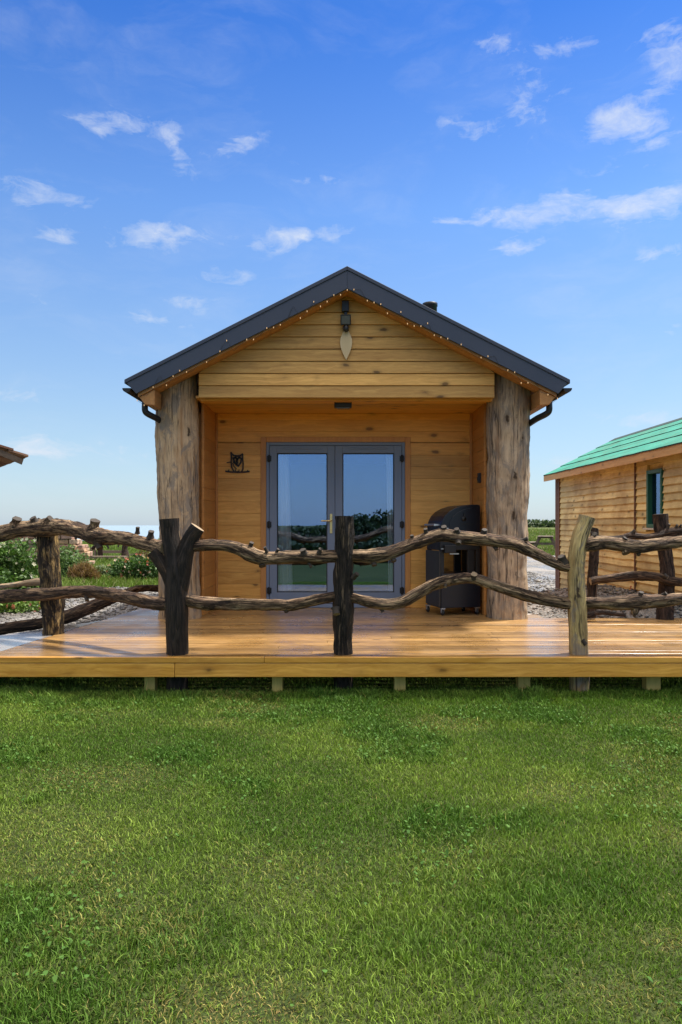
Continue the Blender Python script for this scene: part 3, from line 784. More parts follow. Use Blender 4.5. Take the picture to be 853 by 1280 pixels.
for sgn in (-1, 1):
    e = xs[0] if sgn < 0 else xs[2]
    nb = 9; y0 = Y_VERGE + 0.03
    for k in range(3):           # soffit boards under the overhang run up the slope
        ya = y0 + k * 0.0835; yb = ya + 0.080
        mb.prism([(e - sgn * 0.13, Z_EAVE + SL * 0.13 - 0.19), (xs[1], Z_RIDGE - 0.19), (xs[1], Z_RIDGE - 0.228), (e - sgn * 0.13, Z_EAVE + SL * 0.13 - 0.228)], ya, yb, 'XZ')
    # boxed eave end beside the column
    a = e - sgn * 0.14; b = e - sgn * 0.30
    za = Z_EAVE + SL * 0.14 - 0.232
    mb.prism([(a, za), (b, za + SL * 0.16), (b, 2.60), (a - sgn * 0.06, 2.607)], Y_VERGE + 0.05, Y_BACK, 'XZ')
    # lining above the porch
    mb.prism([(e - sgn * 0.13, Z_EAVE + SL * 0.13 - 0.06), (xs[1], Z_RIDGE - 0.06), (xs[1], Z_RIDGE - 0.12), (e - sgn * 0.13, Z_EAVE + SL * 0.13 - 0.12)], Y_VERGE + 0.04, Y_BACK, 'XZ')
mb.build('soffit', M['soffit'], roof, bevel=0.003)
mb = MB()
fx, fy = 1.24, 10.3
mb.lathe((fx, fy, 0), [(0.098, 3.3), (0.098, 4.375), (0.106, 4.38), (0.106, 4.42), (0.09, 4.427)], 20)
mb.build('chimney', M['black'], roof)
for sgn in (-1, 1):
    mb = MB(); gx = CXC + sgn * (HALF - 0.012); gz = Z_EAVE - 0.07
    prof = [(gx + 0.045 * math.cos(a), gz + 0.045 * math.sin(a)) for a in [math.pi + i * math.pi / 8 for i in range(9)]]
    inner = [(gx + 0.039 * math.cos(a), gz + 0.039 * math.sin(a)) for a in [2 * math.pi - i * math.pi / 8 for i in range(9)]]
    mb.prism(prof + inner, Y_VERGE + 0.03, Y_BACK + 0.2, 'XZ', smooth=True)
    mb.prism(prof, Y_VERGE + 0.026, Y_VERGE + 0.032, 'XZ')
    g = mb.build('gutter', M['black'], cabin)
    mb = MB(); px = CXC + sgn * 2.165; pz = 2.62
    mb.tube([(px, 7.92, pz + 0.10), (px, 7.92, pz + 0.02), (px, 7.925, pz - 0.055), (px - sgn * 0.03, 7.94, pz - 0.09), (px - sgn * 0.10, 8.05, pz - 0.125), (px - sgn * 0.16, 8.22, pz - 0.17)], 0.034, 14, 0.012, 0, 0, mi=0, capmi=0)
    mb.build('downpipe', M['black'], g)

# gable cladding
mb = MB(); z = 2.712; k = 0; xl, xr = CXC - 1.60, CXC + 1.59
hb = 0.1315
while z < Z_RIDGE - 0.22:
    za, zb = z + 0.002, z + hb - 0.003
    def lim(zz):
        wd = max(0.0, (Z_RIDGE - 0.20 - zz) / SL); return max(xl, CXC - wd), min(xr, CXC + wd)
    la, ra = lim(za); lb, rb = lim(zb)
    r = random.random()
    if ra - la > 0.02:
        t = 0.012    # lower edge stands proud: shiplap shadow line
        v = [(la, Y_GABLE - t, za), (ra, Y_GABLE - t, za), (rb, Y_GABLE, zb), (lb, Y_GABLE, zb), (la, Y_GABLE + 0.03, za), (ra, Y_GABLE + 0.03, za), (rb, Y_GABLE + 0.03, zb), (lb, Y_GABLE + 0.03, zb)]
        mb.add(v, [(0, 1, 2, 3), (7, 6, 5, 4), (0, 4, 5, 1), (1, 5, 6, 2), (2, 6, 7, 3), (3, 7, 4, 0)], 0, False, r)
    z += hb; k += 1
mb.prism([(xl, 2.716), (xr, 2.716), (xr, roof_z(xr) - 0.235), (CXC, Z_RIDGE - 0.235), (xl, roof_z(xl) - 0.235)], Y_GABLE + 0.034, Y_GABLE + 0.09, 'XZ', rnd=0.1)
mb.build('gable_wall', M['gable'], cabin, bevel=0.002)
mb = MB()
mb.box(xl, xr, Y_GABLE + 0.1, Y_GABLE + 0.22, 2.70, Z_CEIL - 0.002)
mb.build('lintel', M['porch'], cabin)

# porch walls
mb = MB(); DX0, DX1, DZ1 = -0.935, 0.80, 2.37      # opening for the doors
pb = 0.146; z = ZD
while z < Z_CEIL - 0.001:
    zt = min(z + pb, Z_CEIL)
    segs = [(XL, DX0), (DX1, XR)] if z < DZ1 - 0.02 else [(XL, XR)]
    r = random.random()
    for i, (a, b) in enumerate(segs):
        ztt = zt; zz = z
        if len(segs) == 1 and z < DZ1: zz = DZ1
        mb.box(a, b, Y_WALL, Y_WALL + 0.03, zz + 0.0007, ztt - 0.0007, rnd=(r + 0.37 * i) % 1)
    z += pb
for (a, b, c, d) in ((XL - 0.4, DX0, ZD, 2.9), (DX1, XR + 0.4, ZD, 2.9), (DX0, DX1, DZ1, 2.9)):
    mb.box(a, b, Y_WALL + 0.032, Y_WALL + 0.12, c, d, rnd=0.4)
mb.build('porch_wall', M['porch'], cabin, bevel=0.002)
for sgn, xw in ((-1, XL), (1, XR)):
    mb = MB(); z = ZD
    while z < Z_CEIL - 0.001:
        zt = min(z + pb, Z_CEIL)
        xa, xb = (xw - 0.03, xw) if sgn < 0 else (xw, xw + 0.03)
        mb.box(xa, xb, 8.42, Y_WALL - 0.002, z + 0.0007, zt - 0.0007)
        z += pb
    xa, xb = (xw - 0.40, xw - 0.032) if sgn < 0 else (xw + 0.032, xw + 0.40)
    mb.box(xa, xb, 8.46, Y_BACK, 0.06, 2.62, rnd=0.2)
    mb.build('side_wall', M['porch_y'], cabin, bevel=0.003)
mb = MB()
mb.box(XL - 0.4, XR + 0.4, Y_BACK, Y_BACK + 0.1, 0.05, 2.9)
mb.box(XL - 0.03, XR + 0.03, Y_WALL + 0.12, Y_BACK, 0.2, ZD + 0.02)
mb.box(XL - 0.03, XR + 0.03, Y_WALL + 0.12, Y_BACK, 2.5, 2.55)
mb.build('interior', M['room'], cabin)
mb = MB(); n = 9; wv = (Y_WALL - Y_GABLE - 0.1) / n
for i in range(n):
    mb.box(XL - 0.03, XR + 0.03, Y_GABLE + 0.1 + i * wv + 0.002, Y_GABLE + 0.1 + (i + 1) * wv - 0.002, Z_CEIL, Z_CEIL + 0.03)
mb.build('porch_ceiling', M['porch'], cabin, bevel=0.003)
# corner beads and casing
mb = MB()
for xw, s_ in ((XL, 1), (XR, -1)):
    a, b = sorted((xw + 0.001 * s_, xw + 0.03 * s_)); mb.box(a, b, Y_WALL - 0.028, Y_WALL - 0.001, ZD + 0.002, Z_CEIL - 0.002)
tw = 0.062
mb.box(DX0 - tw, DX0 + 0.004, Y_WALL - 0.016, Y_WALL - 0.001, ZD + 0.002, DZ1 + tw)
mb.box(DX1 - 0.004, DX1 + tw, Y_WALL - 0.016, Y_WALL - 0.001, ZD + 0.002, DZ1 + tw)
mb.box(DX0 + 0.006, DX1 - 0.006, Y_WALL - 0.015, Y_WALL - 0.001, DZ1 - 0.002, DZ1 + tw)
mb.build('door_casing', M['porch_z'], cabin, bevel=0.004)

# doors
fr = MB(); FY = Y_WALL - 0.02
ft = 0.045
fr.box(DX0 + 0.006, DX0 + ft, FY, FY + 0.09, ZD + 0.004, DZ1 - 0.004, rnd=.5); fr.box(DX1 - ft, DX1 - 0.006, FY, FY + 0.09, ZD + 0.004, DZ1 - 0.004, rnd=.5)
fr.box(DX0 + ft, DX1 - ft, FY, FY + 0.09, DZ1 - ft, DZ1 - 0.004, rnd=.5); fr.box(DX0 + ft, DX1 - ft, FY - 0.03, FY + 0.09, ZD + 0.004, ZD + 0.05, rnd=.5)
dframe = fr.build('door_frame', M['door'], cabin, bevel=0.004)
mid = -0.075
for sgn, (a, b) in ((-1, (DX0 + ft + 0.003, mid - 0.002)), (1, (mid + 0.002, DX1 - ft - 0.003))):
    LY = FY - 0.012; zb, zt = ZD + 0.055, DZ1 - ft - 0.004
    st = 0.092; rb = 0.135
    m_ = MB()
    m_.box(a, a + st, LY, LY + 0.07, zb, zt, rnd=.5); m_.box(b - st, b, LY, LY + 0.07, zb, zt, rnd=.5)
    m_.box(a + st, b - st, LY, LY + 0.07, zt - st, zt, rnd=.5); m_.box(a + st, b - st, LY, LY + 0.07, zb, zb + rb, rnd=.5)
    m_.box(a + 0.17, b - 0.17, LY - 0.008, LY, zt - 0.045, zt - 0.028, rnd=.5)     # trickle vent
    leaf = m_.build('door', M['door'], cabin, bevel=0.006)
    s = MB(); g0, g1, h0, h1 = a + st, b - st, zb + rb, zt - st
    s.box(g0, g0 + 0.012, LY + 0.012, LY + 0.05, h0, h1); s.box(g1 - 0.012, g1, LY + 0.012, LY + 0.05, h0, h1)
    s.box(g0 + 0.012, g1 - 0.012, LY + 0.012, LY + 0.05, h1 - 0.012, h1); s.box(g0 + 0.012, g1 - 0.012, LY + 0.012, LY + 0.05, h0, h0 + 0.012)
    s.build('gasket', M['door_seal'], leaf)
    s = MB(); s.box(g0 + 0.010, g1 - 0.010, LY + 0.024, LY + 0.030, h0 + 0.010, h1 - 0.010); s.build('glass', M['glass'], leaf)
    for hz in (zb + 0.16, (zb + zt) / 2, zt - 0.16):
        s = MB(); hx = a - 0.004 if sgn < 0 else b + 0.004
        s.lathe((hx, LY - 0.012, hz - 0.045), [(0.013, 0), (0.013, 0.09)], 12)
        s.box(hx - 0.028, hx + 0.028, LY - 0.008, LY - 0.001, hz - 0.035, hz + 0.035)
        s.build('hinge', M['black'], leaf, bevel=0.002)
    if sgn < 0:
        s = MB(); hx = b - 0.046
        s.box(hx - 0.015, hx + 0.015, LY - 0.012, LY - 0.001, 1.235, 1.475)
        s.tube([(hx, LY - 0.012, 1.39), (hx, LY - 0.05, 1.39), (hx - 0.025, LY - 0.058, 1.39), (hx - 0.12, LY - 0.056, 1.388)], 0.0095, 12, 0.008, 0, 0, capmi=0)
        s.lathe((hx, LY - 0.02, 1.29), [(0.012, 0), (0.012, 0.012)], 12, 'Y')
        s.build('handle', M['brass'], leaf, bevel=0.003)

# log columns
for nm, pts, rad, seed, mt in (
        ('left', [(-1.80, 8.24, ZD - 0.02), (-1.80, 8.24, ZD + 0.4), (-1.805, 8.25, ZD + 1.0), (-1.825, 8.26, ZD + 1.7), (-1.845, 8.26, 3.05)], [0.235, 0.22, 0.216, 0.232, 0.24], 3.2, 'column'),
        ('right', [(1.85, 8.24, ZD - 0.02), (1.85, 8.24, ZD + 0.4), (1.855, 8.25, ZD + 1.0), (1.87, 8.26, ZD + 1.7), (1.875, 8.26, 3.05)], [0.225, 0.218, 0.222, 0.232, 0.238], 8.7, 'column_r')):
    mb = MB(); mb.tube(pts, rad, 56, 0.02, 0.05, 0.026, seed)
    mb.v = [(x, y, min(z, roof_z(x) - 0.11)) for x, y, z in mb.v]
    mb.build('column', [M[mt], M['cut']], cabin)

# ------------------------------------------------------------------ deck
Y_D0 = 5.80
deck = thing('timber_deck', 'wet orange-brown timber deck on short posts in front of the cabin', 'deck', (0, Y_D0, 0))
mb = MB(); y = Y_D0 + 0.005; bw = 0.132
i = 0
while y < Y_WALL + 0.05:
    x0 = -2.80 + 0.105 * (y - 5.8); x1 = 4.02
    if y + bw > 8.24: x1 = XR + 0.01; x0 = min(x0, -2.42)
    y1 = y + bw - 0.014
    cuts = [x0]
    if x1 - x0 > 5: cuts.append(random.uniform(-0.8, 1.9) if i % 2 else random.uniform(1.2, 3.0))
    cuts.append(x1)
    for a, b in zip(cuts[:-1], cuts[1:]):
        if y + bw > 8.24 and a < XL:
            mb.box(a, b, y, y1, ZD - 0.028, ZD)
        else: mb.box(a + 0.001, b - 0.001, y, y1, ZD - 0.028, ZD)
    y += bw; i += 1
mb.build('deck_boards', M['deck'], deck, bevel=0.003)
mb = MB()           # grey boards of the landing at the left end
p0 = [(-2.815, 5.86), (-2.60, 7.96), (-3.16, 6.98), (-4.10, 5.86)]
mb.prism(p0, ZD - 0.03, ZD - 0.004, 'XY')
mb.build('landing_boards', M['deck_grey'], deck)
for (a, b) in ((-2.84, -1.30), (-1.297, 4.03)):
    mb = MB(); mb.box(a, b, Y_D0 - 0.032, Y_D0 + 0.001, 0.155, 0.262, rnd=random.random()); mb.build('fascia_board', M['fascia'], deck, bevel=0.004)
mb = MB()
mb.box(-2.84, -0.6, Y_D0 - 0.036, Y_D0 + 0.001, 0.266, ZD + 0.001, rnd=.3); mb.box(-0.597, 4.03, Y_D0 - 0.036, Y_D0 + 0.001, 0.266, ZD + 0.001, rnd=.8)
mb.build('nosing_board', M['fascia'], deck, bevel=0.004)
mb = MB()
for yy in (6.2, 6.9, 7.6, 8.2): mb.box(-2.6, 3.9, yy, yy + 0.045, 0.14, ZD - 0.03)
mb.box(3.96, 4.0, 5.9, 8.2, 0.14, ZD - 0.03)
mb.build('joists', M['joist'], deck)
for px, w in ((188, 13), (347, 13), (500, 14), (655, 15), (816, 18)):
    c = at(px, 860, 5.92); mb = MB(); hw = w / F * 5.92 / 2
    mb.box(c.x - hw, c.x + hw, 5.90, 5.90 + 0.09, -0.05, 0.20); mb.build('support_post', M['joist'], deck, bevel=0.004)
for xx in (-2.4, -1.2, 0, 1.2, 2.4, 3.6):
    for yy in (7.0, 8.1):
        mb = MB(); mb.box(xx - 0.05, xx + 0.05, yy, yy + 0.09, -0.05, 0.20); mb.build('support_post', M['joist'], deck)

# ------------------------------------------------------------------ rustic log fences
def pxtube(mb, pts, D, knots=(), seg=24, amp=0.095, ridge=0.075, **kw):
    """pts: (px, py, radius px[, D])"""
    P, Wd = [], []
    for p in pts:
        d = p[3] if len(p) > 3 else D
        P.append(at(p[0], p[1], d)); Wd.append(p[2] * 0.95 / F * d)
    mb.tube(P, Wd, seg, 0.016, amp, ridge, **kw)
def stub(mb, px, py, dx, dy, r, D, dd=-0.02, capmi=1, r2=None):
    a = at(px, py, D); b = at(px + dx, py + dy, D + dd); k = r / F * D
    mb.tube([a, a.lerp(b, 0.5), b], [k * 1.15, k * 0.8, (r2 or r * .85) / F * D], 12, 0.012, 0.16, 0.09, mi=2 if r < 6 else 0, capmi=capmi)

DF = 5.93
ff = thing('log_fence', 'rustic fence of crooked bark-covered logs along the front of the deck', 'fence', (0, DF, ZD))
BARK = [M['bark_rail'], M['cut'], M['cut_dark']]
BARK2 = [M['bark_rail2'], M['cut'], M['cut_dark']]
def zext(p): return at(p[0], p[1], p[3]) if len(p) > 3 else at(p[0], p[1], DF)
# posts -------------------------------------------------------------
mb = MB(); pxtube(mb, [(58, 650, 12.5), (59.5, 662, 13), (60.5, 690, 13), (63.5, 720, 13.3), (65.5, 755, 14.5), (67, 796, 14), (67.5, 838, 14)], 7.02, seed=4.1, amp=.08, capmi=2)
stub(mb, 56, 655, -9, -5, 4, 6.98, -.05, 2); stub(mb, 66, 657, 6, -7, 4, 6.98, -.06, 2)
mb.build('post', [M['bark_left'], M['cut'], M['cut_dark']], ff)
mb = MB()
pxtube(mb, [(222, 868, 14), (222, 820, 14.3), (221.5, 790, 14.5), (221.5, 765, 15), (221, 742, 14.4), (219.5, 716, 14), (216.5, 690, 12), (213, 668, 11.4), (211.5, 648.5, 12.8)], DF, seed=1.7, amp=.035, ridge=.02, seg=28, capmi=2)
pxtube(mb, [(223, 752, 9), (226, 728, 12), (228.5, 706, 12.5), (232.5, 688, 11.5), (238.5, 673, 10.2), (247.5, 659, 9.9)], DF, seed=5.1, amp=.03, ridge=.02, seg=24)
pxtube(mb, [(217, 738, 9), (212, 720, 10), (204, 706, 9.4), (196, 696, 8.4), (190.5, 690, 8)], DF, seed=6.4, amp=.04, ridge=.02, seg=22, capmi=2)
mb.build('post', [M['bark_fork'], M['cut'], M['cut_dark']], ff)
mb = MB()
pxtube(mb, [(430.5, 645, 12.0), (430.5, 670, 12.4), (430, 700, 12.2), (429.5, 735, 12.4), (429, 765, 13), (429.3, 795, 12.6), (429.5, 818, 12.8), (430, 868, 12.5)], DF, seed=2.2, amp=.085, ridge=.08, seg=30)
stub(mb, 441, 722, 6, -5, 3.5, DF - .03, -.03, 2); stub(mb, 420, 760, 1, 8, 5, DF - .07, -.03, 1)
mb.build('post', [M['bark_dark'], M['cut'], M['cut_dark']], ff)
mb = MB()
pxtube(mb, [(734.5, 646, 10.8), (731.5, 655, 10.0), (726, 669, 10.6), (722.3, 687, 10.9), (720.4, 708, 11.2), (720.6, 730, 11.5), (721.8, 764, 12), (723.2, 795, 12), (724, 820, 12.2), (725, 868, 12.5)], DF, seed=9.3, amp=.05, ridge=.03, seg=26, capmi=2)
stub(mb, 739, 676, 6, -9, 4, DF, 0.03, 2); stub(mb, 728, 800, 5, 6, 3, DF - .06, -.015, 2)
mb.build('post', [M['bare_post'], M['cut'], M['cut_dark']], ff)
# rails -------------------------------------------------------------
mb = MB()
pxtube(mb, [(-60, 674, 11, 7.5), (-25, 671, 11, 7.25), (0, 667, 10.5, 7.1), (25, 662, 10.5, 6.98), (46, 660, 11, 6.93), (62, 659, 11.5, 6.88), (85, 660, 10, 6.75), (105, 665, 10.5, 6.6), (121, 670, 12.5, 6.5), (140, 671, 9.3, 6.4), (160, 674, 9, 6.25), (185, 680, 9, 6.08), (207, 685, 8.4, 5.94)], DF, seed=3.3)
for s_ in ((20, 655, 2, -7, 6.5, 6.95), (44, 652, -3, -5, 5, 6.9), (117, 660, 2, -9.5, 7.2, 6.5), (172, 667, 0.5, -8, 2.8, 6.2), (188, 672, 1.5, -8, 4.6, 6.05), (122, 678, 3, 8, 5, 6.45), (96, 668, -1, 6, 2, 6.6), (58, 654, 6, -6, 6, 6.84)): stub(mb, *s_, -.02, 2)
mb.build('rail', BARK, ff)
mb = MB()
pxtube(mb, [(-60, 750, 9, 7.45), (-20, 747, 9, 7.2), (0, 745.5, 8.8, 7.05), (30, 744, 8.3, 6.92), (58, 743, 8, 6.82), (87, 740, 7.6, 6.7), (115, 740, 8, 6.55), (145, 744, 8.4, 6.36), (173, 750, 8.7, 6.15), (198, 754.5, 8.2, 5.98), (211, 756, 7.5, 5.92)], DF, seed=7.9)
stub(mb, 108, 746, 1, 5, 3, 6.55, -.02, 2)
mb.build('rail', BARK2, ff)
mb = MB()
pxtube(mb, [(234, 684, 7, 5.95), (248, 682, 7.7), (262, 681.2, 8), (281, 682, 7.2), (297, 685.5, 8), (312, 692, 9.6), (326, 697, 9.4), (342, 697.8, 8.1), (373, 696, 8.2), (403, 696, 8.2), (424, 695.5, 7.8)], DF, seed=12.1)
for s_ in ((313, 684, 2, -6, 3.2, DF), (334, 690, -3, -6, 2.6, DF - .03), (380, 692, -1.5, -5, 4.2, DF - .04), (399, 691, 2, -5, 3.2, DF - .04), (327, 703, 1, 5, 5, DF), (386, 703, 3, 6, 2.4, DF), (346, 690, 2, -4, 2, DF)): stub(mb, *s_, -.02, 2)
mb.build('rail', BARK, ff)
mb = MB()
pxtube(mb, [(229, 748, 6), (240, 752, 8.4), (258, 754.5, 9), (281, 755, 8.2), (312, 755.5, 7.7), (342, 756, 7.7), (361, 757, 7.2), (379, 754, 7.2), (398, 749.5, 7), (422, 745.5, 6.5)], DF, seed=14.9)
stub(mb, 357, 761, 2, 4, 3, DF, -.02, 2)
mb.build('rail', [M['bark_rail'], M['cut'], M['cut_dark']], ff)
mb = MB()
pxtube(mb, [(437, 694.5, 8), (452, 694.8, 8.4), (467, 695, 9.2), (491, 690, 8.6), (510, 682.5, 8.2), (531, 674.5, 8.4), (552, 669, 8.6), (571, 671.5, 9.2), (595, 673, 8.8), (619, 676, 8.2), (640, 679, 8.8), (655, 684.5, 8.6), (671, 692.5, 7.8), (689, 701.5, 7), (704, 707.5, 6.6), (716, 710, 6)], DF, seed=16.2)
for s_ in ((516, 675, -1, -6, 2.6, DF), (533, 668, -1, -7, 3.2, DF), (556, 664, -1, -6, 4.4, DF), (572, 665, -1, -4, 3.4, DF - .03), (605, 667, 1, -5, 3.8, DF), (467, 701, 1, 6, 4, DF), (491, 696, 2, 6, 4, DF), (705, 704, -3, -9, 5.4, DF), (573, 677, 0, 3, 3.6, DF - .05), (652, 676, 8, -3, 3, DF), (619, 683, 2, 4, 3, DF)): stub(mb, *s_, -.02, 2)
mb.build('rail', BARK, ff)
mb = MB()
pxtube(mb, [(437, 746, 6), (448, 749, 6.6), (462, 752.5, 7.1), (482, 755.5, 7.2), (503, 752.5, 7.5), (522, 742, 7.5), (543, 731, 7.3), (565, 725, 7), (589, 722.8, 6.8), (613, 730, 7), (637, 737.5, 7.2), (657, 743.5, 7.5), (676, 748.5, 8), (695, 752.5, 8), (714, 755, 7.4)], DF, seed=18.8)
stub(mb, 592, 722, 1, -4.5, 4.6, DF - .02, -.03, 1); stub(mb, 557, 731, 0, 3, 2, DF - .03); stub(mb, 476, 760, 3, 5, 2.4, DF, -.01, 2)
mb.build('rail', [M['bark_rail'], M['cut'], M['cut_dark']], ff)
mb = MB()
pxtube(mb, [(729, 683, 8), (739, 680, 9.4), (757, 678, 8.4), (776, 681, 8.6), (795, 683.5, 8.8), (820, 680.5, 7.7), (853, 676.5, 7.6), (885, 672, 7.6), (930, 668, 7)], DF, seed=20.3)
for s_ in ((778, 678, 4, -6, 3.4, DF), (781, 686, 2, 6, 6, DF), (745, 672, -2, -4, 2.6, DF), (797, 690, 2, 4, 3, DF)): stub(mb, *s_, -.02, 2)
mb.build('rail', BARK, ff)
mb = MB()
pxtube(mb, [(726, 753, 7), (740, 753.3, 7.8), (754, 753.8, 8), (776, 754, 9), (795, 752.5, 10), (820, 751.5, 8.5), (853, 748.4, 7.4), (885, 746, 7.2), (930, 744, 7)], DF, seed=22.6)
stub(mb, 795, 757, -2, 14, 6.5, DF, -.03, 2, 1.6); stub(mb, 800, 746, 2, -6, 3.6, DF, -.02, 2); stub(mb, 829, 744, 4, -3, 2.4, DF, -.02, 2)
mb.build('rail', BARK, ff)
mb = MB()
pxtube(mb, [(922, 640, 11), (921, 700, 11.5), (922, 780, 12), (923, 868, 12)], DF, seed=31.0); mb.build('post', [M['bark_dark'], M['cut'], M['cut_dark']], ff)

# fence behind the right end of the deck
DR = 8.1
rf = thing('log_fence', 'short dark log fence at the back right corner of the deck near the green-roofed cabin', 'fence', (3.2, DR, ZD))
mb = MB(); pxtube(mb, [(743.5, 661, 5), (743, 690, 6), (741, 725, 6.4), (739, 772, 6.6)], DR, seed=24.2, capmi=2); stub(mb, 742, 668, 2, -8, 5, DR, 0, 2); mb.build('post', [M['bark_red'], M['cut'], M['cut_dark']], rf)
mb = MB(); pxtube(mb, [(825.5, 642.5, 8.6), (827, 660, 8.6), (831, 690, 8.6), (834, 715, 9), (833, 740, 9.6), (831, 775, 11)], DR, seed=25.7, capmi=2); mb.build('post', [M['bark_red'], M['cut'], M['cut_dark']], rf)
mb = MB(); pxtube(mb, [(738, 676, 4), (757, 674, 4), (776, 673, 3.6), (790, 670, 4.5), (808, 671, 3.5), (823, 669.5, 4), (837, 665.5, 6), (853, 664, 5.5), (880, 661, 5)], DR - 0.1, seed=27.1, amp=.14, ridge=.1)
for s_ in ((788, 668, 6, -5, 2.6, DR - .1), (835, 660, 2, -5, 2, DR - .1), (845, 660, 2, -4, 2, DR - .1), (850, 659, 2, -3, 1.6, DR - .1)): stub(mb, *s_, -.02, 2)
mb.build('rail', [M['bark_red'], M['cut'], M['cut_dark']], rf)
mb = MB(); pxtube(mb, [(738, 726.5, 5), (750, 724.5, 5.2), (761, 723.4, 5.6), (786, 720.3, 6), (808, 720, 6.4), (823, 721.5, 6.4), (836, 726, 6), (853, 727.5, 5.4), (880, 729, 5)], DR - 0.09, seed=28.4)
stub(mb, 830, 719, 5, 3, 3, DR - .16, -.02, 1)
mb.build('rail', [M['bark_rail2'], M['cut'], M['cut_dark']], rf)
mb = MB(); pxtube(mb, [(731, 768, 3), (736, 769, 4), (752, 766, 2.6), (782, 769, 2.2)], DR - .25, seed=29.9, amp=.1); mb.build('rail', [M['bark_red'], M['cut'], M['cut_dark']], rf)

# low logs along the gravel on the left
lf = thing('log_fence', 'low pale and dark log rails beside the gravel left of the deck', 'fence', (-3.2, 8.4, 0))
mb = MB(); pxtube(mb, [(-70, 742, 4, 8.0), (-25, 737, 3.6, 7.8), (0, 733.5, 3.4, 7.6), (26, 730, 3.6, 7.45), (50, 727, 5, 7.25), (66, 729, 6.2, 7.15)], 7.5, seed=33.1); mb.build('rail', [M['column'], M['cut'], M['cut_dark']], lf)
mb = MB(); pxtube(mb, [(-60, 790, 8, 7.3), (-10, 788, 7.6, 7.35), (15, 784, 7.2, 7.4), (50, 779.5, 7.2, 7.5), (80, 772, 8.4, 7.7), (100, 765, 8.4, 7.9), (118, 757.5, 8, 8.1), (135, 750.5, 7, 8.3), (150, 745, 6, 8.5), (168, 737.5, 4.8, 8.8), (185, 735, 4.4, 9.0), (212, 737, 4.8, 9.2)], 8, seed=35.5)
mb.build('rail', [M['bark_rail2'], M['cut'], M['cut_dark']], lf)
mb = MB(); c = at(207, 770, 8.9); mb.tube([(c.x, 8.9, 0), (c.x, 8.9, 0.35), (c.x + 0.01, 8.9, 0.66)], 0.055, 16, 0.02, 0.08, 0.05); mb.build('post', [M['bark_dark'], M['cut'], M['cut_dark']], lf)

